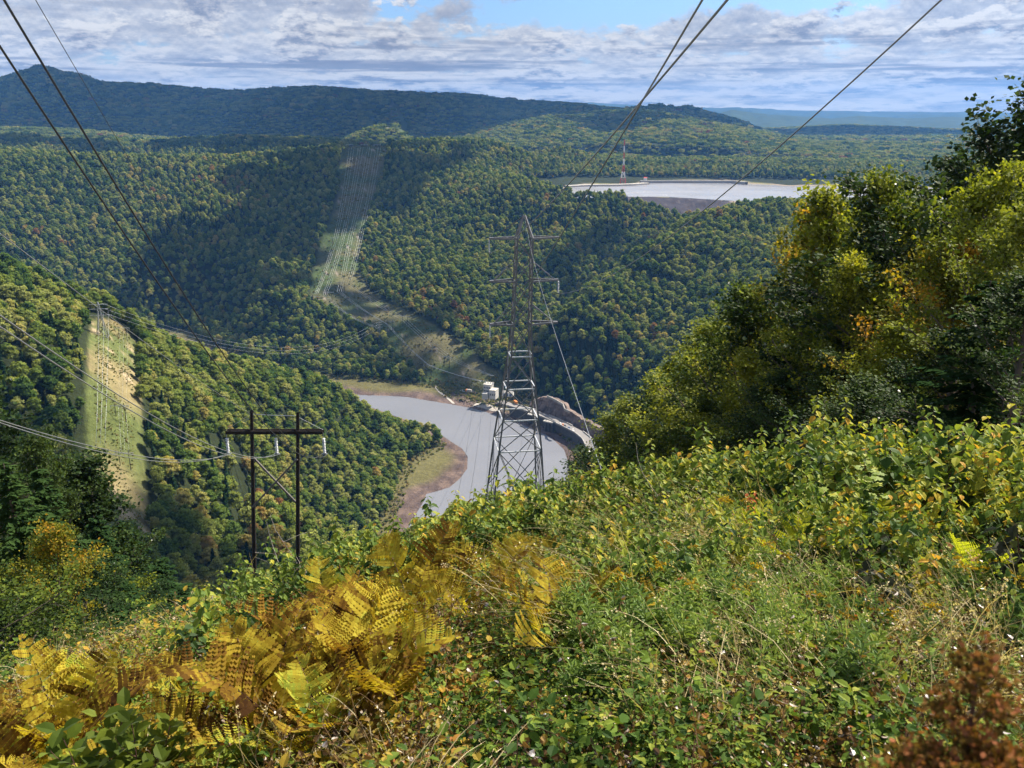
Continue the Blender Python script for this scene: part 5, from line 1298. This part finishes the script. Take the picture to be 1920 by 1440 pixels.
def cover_patch(seed, n=230, R_=.34, hmax=.34, size=.042, tmpl=LEAFT, up=1.0):
    g = np.random.default_rng(seed); m = MB(); st = MB()
    for e in range(16):
        a = g.random()*6.283; q = R_*math.sqrt(g.random()); p, d = bent([q*math.cos(a), q*math.sin(a), -.03], [g.normal()*.5, g.normal()*.5, 1], hmax*(.6+.7*g.random()), 4, g, 0, .2)
        n_ = n//16; t_ = .15+.85*g.random(n_); j = t_*4; j0 = np.minimum(j.astype(int), 3); c = p[j0]+(p[j0+1]-p[j0])*(j-j0)[:, None]; D = rdirs(n_, g); D[:, 2] = D[:, 2]*.35+.05; c = c+D*.03
        m.leaves(c, D, unit(np.array([0, 0, up])+g.normal(size=(n_, 3))*.38), size*(.6+.8*g.random(n_)), tmpl, LEAFF, np.clip(.42+.14*(e % 3-1)+g.normal(size=n_)*.15, 0, 1))
        st.tube(p, .0016, 3, .4)
    return m, st
def brown_patch(seed):
    g = np.random.default_rng(seed); m = MB()
    for e in range(26):
        a = g.random()*6.283; q = .3*math.sqrt(g.random()); p, d = bent([q*math.cos(a), q*math.sin(a), 0], [g.normal()*.8, g.normal()*.8, 1], .18+.3*g.random(), 4, g, -.1, .35); m.tube(p, .0016, 3, .2)
        n_ = 26; t_ = g.random(n_); j = t_*4; j0 = np.minimum(j.astype(int), 3); c = p[j0]+(p[j0+1]-p[j0])*(j-j0)[:, None]; m.leaves(c+g.normal(size=(n_, 3))*.012, rdirs(n_, g), rdirs(n_, g), .022*(.5+g.random(n_)), LEAFT, LEAFF, np.clip(.4+g.normal(size=n_)*.22, 0, 1))
    return m
def plant(name, parts, loc, rz, s, label, cat, group, mats_names):
    root = empty(name, tuple(loc), rz, s); tag(root, label, cat, group)
    for nm, me in parts:
        if me is not None: link(nm, me, root)
    return root
def plant_parts(bundle, mats): return [(nm, b.mesh(nm, mt) if b.n else None) for (nm, mt), b in zip(mats, bundle)]

# prototypes: (part name, mesh) lists
FERN_P = [plant_parts(fern_plant(20+i, 6+i % 3, .82, 1.08, .95, .60), (('fronds', FERN_G), ('stalk', STEM_R))) for i in range(4)]
FERN_UP = [plant_parts(fern_plant(30+i, 5, .84, 1.32, .55, .62), (('fronds', FERN_G), ('stalk', STEM_R))) for i in range(2)]
FERN_BR = [plant_parts(fern_plant(40+i, 7, .6, .9, 1.5, .5), (('fronds', FERN_B), ('stalk', STEM_R))) for i in range(2)]
FERN_YG = [plant_parts(fern_plant(50+i, 8, .62, 1.2, .9, .55), (('fronds', FERN_Y), ('stalk', STEM_G))) for i in range(2)]
SHR = [plant_parts(shrub_plant(60+i, 1.15+.12*i, 4), (('leaves', SHRUB), ('stem', STEM_R))) for i in range(5)]
SHR_D = [plant_parts(shrub_plant(70+i, .9, 3, .10, .10), (('leaves', SHRUB_D), ('stem', STEM_R))) for i in range(2)]
SHR_R = [plant_parts(shrub_plant(75, 1.0, 3, .085, .09, 1.0), (('leaves', SHRUB_R), ('stem', STEM_R)))]
MAP_P = [plant_parts(shrub_plant(78, 1.15, 2, .15, .16, .35, MAPT, MAPF, .2, .35), (('leaves', MAPLE), ('stem', STEM_R)))]
BROADL = leaf_mat('broad_leaves', [(0, (.09, .15, .022)), (.5, (.22, .27, .03)), (.85, (.36, .34, .04)), (1, (.30, .14, .05))], trans=.5, gloss=.12, rnd=.4, tintw=.9)
BIGL = [plant_parts(shrub_plant(80+i, .62, 4, .105, .055, -.35, LEAFT, LEAFF, .5, .2), (('leaves', BROADL), ('stem', STEM_R))) for i in range(2)]
ROD = [plant_parts(rod_plant(90+i, 6), (('leaves', GROD), ('stem', STEM_G), ('flowers', FLOW))) for i in range(3)]
ROD_F = [plant_parts(rod_plant(95+i, 4, .72, True), (('leaves', GROD), ('stem', STEM_G), ('flowers', FLOW))) for i in range(2)]
g6 = np.random.default_rng(66)
def put(protos_, u, r, s, name, label, cat, group, dz=0.0, tilt=None):
    p = gp(u, r, dz); rt = plant(name, protos_[int(g6.integers(0, len(protos_)))], p, g6.random()*6.283, s*(.88+.26*g6.random()), label, cat, group, None)
    tl = (g6.normal()*.08, g6.normal()*.08) if tilt is None else tilt
    rt.rotation_euler = (tl[0], tl[1], rt.rotation_euler[2]); return rt
# golden ferns in the lower middle and left
gf = 'golden ferns in the foreground'
for u, r, s in ((640, 4.3, 1.1), (590, 3.5, .8), (455, 5.2, .8), (690, 5.6, .95), (900, 5.4, .9), (780, 6.1, .95), (700, 7.4, .9), (600, 6.6, .85),
                (1050, 4.4, 1.0), (1010, 5.3, .8), (980, 6.6, .8), (60, 4.6, 1.15), (130, 5.0, 1.1), (200, 5.4, .9), (0, 4.9, 1.0), (-30, 5.6, 1.1), (60, 6.6, .8), (110, 4.4, .8), (20, 4.0, .9), (300, 5.2, .55), (390, 5.3, .6), (750, 8.6, .85),
                (820, 7.8, .8), (930, 7.2, .75), (480, 6.8, .6), (30, 4.8, .8), (760, 4.9, .8), (480, 4.0, 1.1), (660, 3.8, 1.2), (560, 3.7, 1.0), (420, 4.6, .8), (350, 5.6, .8),  (700, 7.6, .8), (860, 6.6, .8)):
    put(FERN_P if g6.random() < .6 else FERN_UP, u, r, s, 'fern', 'golden yellow fern with arching toothed fronds on the near slope', 'fern', gf)
for u, r, s in ((880, 4.2, .7), (830, 3.8, .7), (940, 3.8, .6), (760, 3.5, .6), (1000, 3.9, .55), (860, 4.8, .8), (80, 3.5, .6), (230, 4.5, .5), (350, 4.4, .5), (840, 3.5, .6), (700, 3.4, .5), (150, 4.1, .6), (910, 4.9, .6), (500, 3.6, .45)):
    put(FERN_BR, u, r, s, 'fern', 'withered brown fern curled among the golden ferns', 'fern', 'withered ferns in the foreground')
for k_ in range(34):
    u = (1480+460*g6.random()) if k_ < 28 else (1330+150*g6.random()); r = 5.6+4.0*g6.random()
    put(FERN_YG, u, r, .95, 'fern', 'bright yellow-green fern on the right-hand crest of the slope', 'fern', 'yellow-green ferns on the right')
# leafy shrubs along the brow of the slope
for k_ in range(215):
    u = (1050+900*g6.random()) if k_ >= 150 else (640+1300*g6.random() if k_ > 22 else 440+300*g6.random())
    r0 = np.interp(u, [400, 640, 960, 1280, 1600, 1940], [8.2, 9.0, 11.0, 12.0, 10.5, 9.0]); r = r0*(.74+.32*g6.random()) if k_ < 150 else 4.8+3.2*g6.random()
    put(SHR, u, r, np.interp(u, [400, 700, 1000, 1500, 1900], [.62, .66, .80, .85, .9])*(1 if k_ < 150 else .68), 'leafy_shrub', 'drooping green and yellowing shrub on the brow of the slope' if k_ < 150 else 'low green and yellowing shrub in the tangle at the lower right', 'shrub', 'leafy shrubs along the brow of the slope' if k_ < 150 else 'low shrubs at the lower right')
for u, r, s in ((385, 6.2, .95), (405, 6.6, .6)): put(SHR, u, r, s, 'leafy_shrub', 'tall yellowing sapling with red stem against the valley, left of the wooden frame', 'shrub', 'saplings left of the wooden frame', tilt=(0, 0))
for u, r, s in ((1690, 7.6, 1.15), (1700, 8.4, .95)): put(SHR, u, r, s, 'leafy_shrub', 'tallest leafy shrub standing above the brow at the right', 'shrub', 'tallest shrubs at the right', tilt=(0, 0))
for u, r, s in ((1560, 8.4, 1.0), (1800, 8.2, .9), (1340, 10.5, .9), (1230, 11.5, .8), (1850, 7.2, .9), (800, 9.5, .8), (650, 9.6, .85), (960, 10.6, .85)): put(SHR, u, r, s, 'leafy_shrub', 'drooping green and yellowing shrub on the brow of the slope', 'shrub', 'leafy shrubs along the brow of the slope', tilt=(0, 0))
for u, r, s in ((1640, 4.9, .95), (1610, 5.6, .8), (1880, 5.6, 1.1), (1910, 6.4, 1.1), (1540, 5.0, .5), (1450, 5.9, .5), (1850, 4.6, .6), (1250, 5.6, .5), (1770, 6.2, .8)):
    put(SHR_D, u, r, s, 'bronze_shrub', 'dark bronze-leaved shrub with large drooping leaves at the right', 'shrub', 'bronze-leaved shrubs at the right', tilt=(0, 0))
for u, r, s in ((1410, 7.6, .85), (1430, 7.3, .7), (1520, 6.8, .6), (1400, 6.6, .5)): put(SHR_R, u, r, s, 'red_sapling', 'sapling with dark red and orange leaves among the green shrubs', 'sapling', 'red-leaved saplings')
for u, r, s in ((1545, 8.0, 1.1), (1560, 7.4, .9), (1500, 7.8, .7)): put(MAP_P, u, r, s, 'maple_sapling', 'maple sapling with pale yellow-green lobed leaves on the brow', 'sapling', 'maple saplings', tilt=(0, 0))
for u, r, s in ((170, 3.6, 1.15), (240, 3.5, 1.15), (120, 3.7, 1.1), (60, 3.6, 1.1), (330, 3.5, .9), (400, 3.5, .7), (0, 3.7, 1.1), (200, 3.9, 1.1), (280, 3.4, 1.0)): put(BIGL, u, r, s, 'broad_leaved_shrub', 'shrub with broad upright yellow-green leaves at the bottom left corner', 'shrub', 'broad-leaved shrubs at bottom left')
for u, r, s in ((120, 4.4, .6), (210, 4.3, .6), (540, 4.6, .6), (760, 5.3, .55), (430, 4.4, .6), (850, 5.9, .6), (660, 6.2, .6), (350, 4.9, .6), (960, 5.0, .5), (300, 6.0, .6), (720, 4.6, .5)): put(BIGL, u, r, s, 'low_green_plant', 'low broad-leaved green plant between the golden ferns', 'plant', 'green plants between the ferns')
# goldenrod stems at the lower right of centre
for k_ in range(170):
    u = 1060+560*g6.random()**.9 if k_ < 130 else 1300+620*g6.random(); r = 3.4+2.6*g6.random()**1.1 if k_ < 130 else 4.5+4*g6.random()
    put(ROD, u, r, .78, 'goldenrod', 'upright light green leafy stems in the lower right foreground', 'plant', 'goldenrod stems in the foreground')
for k_ in range(26): put(ROD_F, 1120+760*g6.random(), 4.2+3.6*g6.random(), .8, 'goldenrod', 'goldenrod stems with small yellow flower sprays', 'plant', 'flowering goldenrod')
# rusty flower spires at the bottom right, close to the lens
def spire(seed, H_=.34):
    g = np.random.default_rng(seed); m, st = MB(), MB(); st.tube([[0, 0, -.35], [.005, 0, 0], [0, .004, H_]], [.004, .0035, .0015], 5, .4)
    for k_ in range(17):
        f = k_/16; z = H_*f; a = k_*2.4; L = .046*(1-f)**.8*(.6+.6*g.random())+.008; d = np.array([math.cos(a), math.sin(a), .55]); e = np.array([0, 0, z])+d*L; st.tube([[0, 0, z], e*[.5, .5, 1]+[0, 0, -L*.1], e], .0012, 3, .4)
        n_ = int(150*(1-f)+60); c = e+g.normal(size=(n_, 3))*np.array([.011, .011, .009])*(1.1-.4*f); m.leaves(c, rdirs(n_, g), rdirs(n_, g), .0052*(.6+.8*g.random(n_)), DIAM*[1.7, 1, 1], DIAMF, np.clip(.45+20*(c[:, 2]-e[2])+g.normal(size=n_)*.15, 0, 1))
    return m, st
RUST = leaf_mat('rusty_flowers', [(0, (.06, .045, .014)), (.45, (.13, .085, .025)), (.8, (.20, .085, .035)), (1, (.26, .10, .05))], trans=.3, rnd=.2, tintw=1.3)
for k_, (u, v, d_, H_, lab) in enumerate(((1795, 1475, 1.12, .175, 'tallest blurred rusty brown flower spire at the bottom right'), (1712, 1530, 1.05, .085, 'short rusty flower spire left of the tallest one'), (1885, 1530, 1.08, .085, 'short rusty flower spire at the right frame edge'), (1830, 1545, 1.0, .06, 'lowest rusty flower spire at the bottom edge'), (1750, 1560, 1.1, .08, 'rusty flower spire at the bottom edge, left'), (1930, 1560, 1.02, .08, 'rusty flower spire at the bottom edge, right'))):
    a, T = ray(u, v); rr = d_/math.sqrt(1+T*T); p = np.array([rr*math.sin(a), rr*math.cos(a), CZ-rr*T]); me, st = spire(700+k_, H_+.01)
    plant('flower_spire', [('flowers', me.mesh('flowers', RUST)), ('stem', st.mesh('stem', STEM_R))], p-[0, 0, .03 if k_ else .02], 0, 1.0, lab, 'flower', None, None)
# dead twigs
for u, r, dx, dz_, lab in ((615, 8.6, -.35, 1.0, 'bare pale forked twig left of the river shore'), (520, 7.6, .25, .55, 'bare pale twig in front of the left wooden pole'), (1270, 9.0, -.2, .9, 'bare twig sticking out of the shrubs below the guy wire')):
    p = gp(u, r); m = MB(); g = np.random.default_rng(int(u)); q, d = bent([0, 0, .1], [dx, 0, 1], 1.0+dz_*.3, 7, g, 0, .12); m.tube(q, np.linspace(.006, .0015, 8), 4)
    for j_ in (3, 4, 5): q2, _ = bent(q[j_], [g.normal(), g.normal(), 1], .28, 3, g, 0, .2); m.tube(q2, .0022, 3)
    o = m.build('dead_twig', STEM_P); o.location = p; tag(o, lab, 'twig')

# undergrowth nobody could count: small leaves, dry grass, brown litter, as instanced patches
ug = bpy.data.collections.new('undergrowth_prototypes'); srcs = []
def src(me, mat=None):
    o = bpy.data.objects.new('undergrowth_source', me); o.name = 'under_%02d' % len(srcs); ug.objects.link(o); srcs.append(o); return len(srcs)-1
cov = [cover_patch(600+i) for i in range(3)]; fine = [cover_patch(610+i, 420, .34, .40, .024, LEAFT*[.8, 1, 1]) for i in range(2)]
iC = [src(c[0].mesh('under', COVER)) for c in cov]; iF = [src(c[0].mesh('under', COVER)) for c in fine]
iY = [src(c[0].mesh('under', COVER_Y)) for c in cov[:2]]; iYF = [src(fine[0][0].mesh('under', COVER_Y))]
iB = [src(brown_patch(620+i).mesh('under', COVER_B)) for i in range(3)]
iS = [src(straw_tuft(630+i).mesh('under', STRAW)) for i in range(3)]
iSL = [src(straw_tuft(640+i, 40, .95, (-.6, -.2), .0019, .14).mesh('under', STRAW)) for i in range(2)]
fern_s = fern_plant(777, 6, .45, 1.0, 1.0, .5); iFE = [src(fern_s[0].mesh('under', FERN_G))]
P3, ID, SC, RT = [], [], [], []
def strew(n, u0, u1, r0, r1, ids, s0, s1, test=None, fixrot=None, sink=.0):
    k_ = 0
    while k_ < n:
        u = u0+(u1-u0)*g6.random(); r = math.sqrt(r0*r0+(r1*r1-r0*r0)*g6.random())
        a, _T = ray(u, 1100 if r < 8 else 900); x, y = r*math.sin(a), r*math.cos(a); k_ += 1
        if test is not None and g6.random() > test(u, r): continue
        P3.append((x, y, 0)); ID.append(ids[int(g6.integers(0, len(ids)))]); SC.append(s0+(s1-s0)*g6.random()); RT.append((g6.normal()*.12, g6.normal()*.12, g6.random()*6.283 if fixrot is None else fixrot+g6.normal()*.35))
gold = lambda u, r: float(np.clip((1150-u)/260, .06, 1))*(1.0 if r < 9 else .6)
green = lambda u, r: float(np.clip((u-650)/450, .32, 1))
strew(1700, -120, 2040, 1.7, 9.0, iC, .7, 1.2, green); strew(1500, -120, 2040, 1.7, 9.0, iF, .7, 1.2, green)
strew(1100, -120, 1300, 1.7, 10.0, iY+iYF, .6, 1.15, gold); strew(900, -120, 2040, 1.7, 9.0, iB, .7, 1.3, lambda u, r: .9 if u < 1050 or r < 3.6 or u > 1650 else .25)
strew(520, -120, 2040, 1.7, 11.0, iS, .5, 1.05, lambda u, r: .35 if u < 1100 else .8)
strew(42, 1080, 1420, 4.2, 8.2, iSL, .75, 1.15, None, 0.0); strew(40, 1550, 1960, 3.6, 6.5, iSL, .6, 1.0, None, 0.3); strew(70, 1420, 2040, 3.4, 6.0, iSL, .5, .9, None, 0.6); strew(330, 1480, 2040, 2.6, 6.5, iB, .8, 1.3); strew(200, 1300, 2040, 3.0, 8, iS, .6, 1.1); strew(24, 600, 900, 3.3, 4.5, iSL, .3, .6)
strew(90, -120, 1150, 2.6, 10.0, iFE, .7, 1.2, gold)
strew(2600, -200, 2100, 9.0, 30.0, iC+iF, 1.1, 2.0, green); strew(1300, -250, 1300, 9.0, 34.0, iY+iYF+iB, 1.1, 2.0, gold); strew(300, -200, 2100, 9, 30, iS, 1.0, 1.6)
P3 = np.array(P3, float); P3[:, 2] = height(P3[:, 0], P3[:, 1]) - .02
um = bpy.data.meshes.new('undergrowth'); um.vertices.add(len(P3)); um.vertices.foreach_set('co', P3.astype(np.float32).ravel())
a_ = um.attributes.new('idx', 'INT', 'POINT'); a_.data.foreach_set('value', np.array(ID, np.int32))
a_ = um.attributes.new('rot', 'FLOAT_VECTOR', 'POINT'); a_.data.foreach_set('vector', np.array(RT, np.float32).ravel())
a_ = um.attributes.new('scl', 'FLOAT', 'POINT'); a_.data.foreach_set('value', np.array(SC, np.float32))
uo = link('undergrowth', um); tag(uo, 'tangle of small leaves, dry grass and brown fern litter covering the near slope', 'undergrowth', kind='stuff'); instancer(uo, ug)
# low scrub in the far clearings and along the banks
sc_ = bpy.data.collections.new('scrub_prototypes')
SCRUB = leaf_mat('scrub', [(0, (.10, .135, .04)), (.4, (.16, .18, .05)), (.7, (.24, .21, .08)), (1, (.28, .21, .10))], trans=.3, rnd=.9, tintw=.3)
for i in range(3):
    o = bpy.data.objects.new('s', crown_mesh(810+i, 3, 26, .62, rad=1.5, top=1.7, low=-.2).mesh('scrub', SCRUB)); o.name = 'scrub_%02d' % i; sc_.objects.link(o)
Q = []
def in_poly(poly, n, smin, smax, keep=None):
    lo_, hi_ = poly.min(0), poly.max(0); q = lo_+(hi_-lo_)*g6.random((n, 2)); d = sdf(poly, q[:, 0], q[:, 1]); q = q[d < -1]; nz_ = fbm(q[:, 0], q[:, 1], 35, 3)
    q = q[nz_ + g6.random(len(q))*.5 > .1]
    for p in q: Q.append((p[0], p[1], smin+(smax-smin)*g6.random()**2))
in_poly(CORR_NEAR, 16000, .15, .6); in_poly(CORR_FAR, 30000, .6, 1.7)
mq = mud_poly; lo_, hi_ = mq.min(0), mq.max(0); q = lo_+(hi_-lo_)*g6.random((60000, 2)); dm_ = sdf(mud_poly, q[:, 0], q[:, 1]); dr_ = sdf(river_poly, q[:, 0], q[:, 1]); k = (dm_ > -9) & (dm_ < 16) & (dr_ > 9) & (abs(np.arctan2(q[:, 0], q[:, 1])) < R(33))
for p in q[k]: Q.append((p[0], p[1], .5+1.2*g6.random()**2))
for cp_ in CLEAR[:1]:
    lo_, hi_ = cp_.min(0), cp_.max(0); q = lo_+(hi_-lo_)*g6.random((5000, 2)); d_ = sdf(cp_, q[:, 0], q[:, 1]); dr_ = sdf(river_poly, q[:, 0], q[:, 1]); drd = np.sqrt(((q[:, None]-rc[None])**2).sum(-1)).min(1)
    for p in q[(d_ < 0) & (dr_ > 14) & (drd > 12)]:
        if height(p[0], p[1]) < 60: Q.append((p[0], p[1], .5+1.3*g6.random()**2))
Q = np.array(Q); sm_ = bpy.data.meshes.new('scrub'); sm_.vertices.add(len(Q)); co = np.c_[Q[:, :2], height(Q[:, 0], Q[:, 1])]; sm_.vertices.foreach_set('co', co.astype(np.float32).ravel())
a_ = sm_.attributes.new('idx', 'INT', 'POINT'); a_.data.foreach_set('value', g6.integers(0, 3, len(Q)).astype(np.int32))
a_ = sm_.attributes.new('rot', 'FLOAT_VECTOR', 'POINT'); a_.data.foreach_set('vector', np.c_[np.zeros((len(Q), 2)), g6.random(len(Q))*6.283].astype(np.float32).ravel())
a_ = sm_.attributes.new('scl', 'FLOAT', 'POINT'); a_.data.foreach_set('value', Q[:, 2].astype(np.float32))
so_ = link('scrub', sm_); tag(so_, 'low scrub and weeds in the power line clearings and on the banks', 'scrub', kind='stuff'); instancer(so_, sc_)
# ------------------------------------------------------------------ clouds overhead: unseen bodies added 1.5 km up to cast shade on chosen ground
def cloud_mesh(mb, c, sx, sy, seed, ang=0.0, n=None):
    g = np.random.default_rng(seed); n = n or int(22+sx*sy/9000)
    for k_ in range(n):
        a = g.random()*6.283; q = math.sqrt(g.random()); dx, dy = q*sx*math.cos(a), q*sy*math.sin(a)
        x = dx*math.cos(ang)-dy*math.sin(ang); y = dx*math.sin(ang)+dy*math.cos(ang)
        s_ = (.20+.20*g.random())*min(sx, sy)*(1.1-.5*q)
        mb.add(np.array([c[0]+x, c[1]+y, c[2]+s_*.18]) + ICO2[0]*np.array([s_*1.15, s_, s_*.34])*(1+.10*g.normal(size=(len(ICO2[0]), 1))), ICO2[1], .9)
SHADE = [ # pixel, range of the shaded ground, half sizes east-west and north-south, turn
    (540, 205, 5600, 2500, 1300, 0), (250, 200, 6000, 1100, 800, 0), (900, 215, 5400, 1200, 420, .2), (420, 240, 4700, 1300, 420, 0),
    (250, 262, 2980, 950, 260, 0), (660, 262, 2980, 300, 230, 0), (1150, 480, 1590, 110, 130, 0),
    (530, 400, 1830, 210, 340, -.3), (600, 330, 2080, 190, 200, 0), (400, 440, 1750, 110, 130, .2), (700, 330, 2080, 170, 230, .1), (745, 290, 2250, 200, 160, 0),
    (700, 575, 1430, 130, 60, -.6), (800, 650, 1270, 150, 70, -.6), (900, 690, 1180, 60, 60, 0), 
    (1340, 318, 2700, 420, 90, 0), (1180, 245, 4000, 380, 260, .3), (1500, 240, 6500, 1500, 700, 0), (1300, 205, 5500, 500, 400, 0),
    (130, 900, 430, 130, 90, .2), (330, 980, 440, 120, 70, .3),  (420, 560, 1560, 260, 90, 0)]
CLOUDM = plain_mat('shade_cloud', (.8, .8, .8), 1.0, var=.02, scale=.001)
for k_, (u_, v_, r_, sx, sy, an) in enumerate(SHADE):
    a, T = ray(u_, v_); tgt = np.array([r_*math.sin(a), r_*math.cos(a), CZ-r_*T]); c = tgt + SUN*(1500/SUN[2])
    m = MB(); cloud_mesh(m, (0, 0, 0), sx, sy, 500+k_, an); o = m.build('shade_cloud', CLOUDM, None, smooth=True); o.location = c; o['kind'] = 'structure'; o['label'] = 'unseen cumulus added to shade the hills'
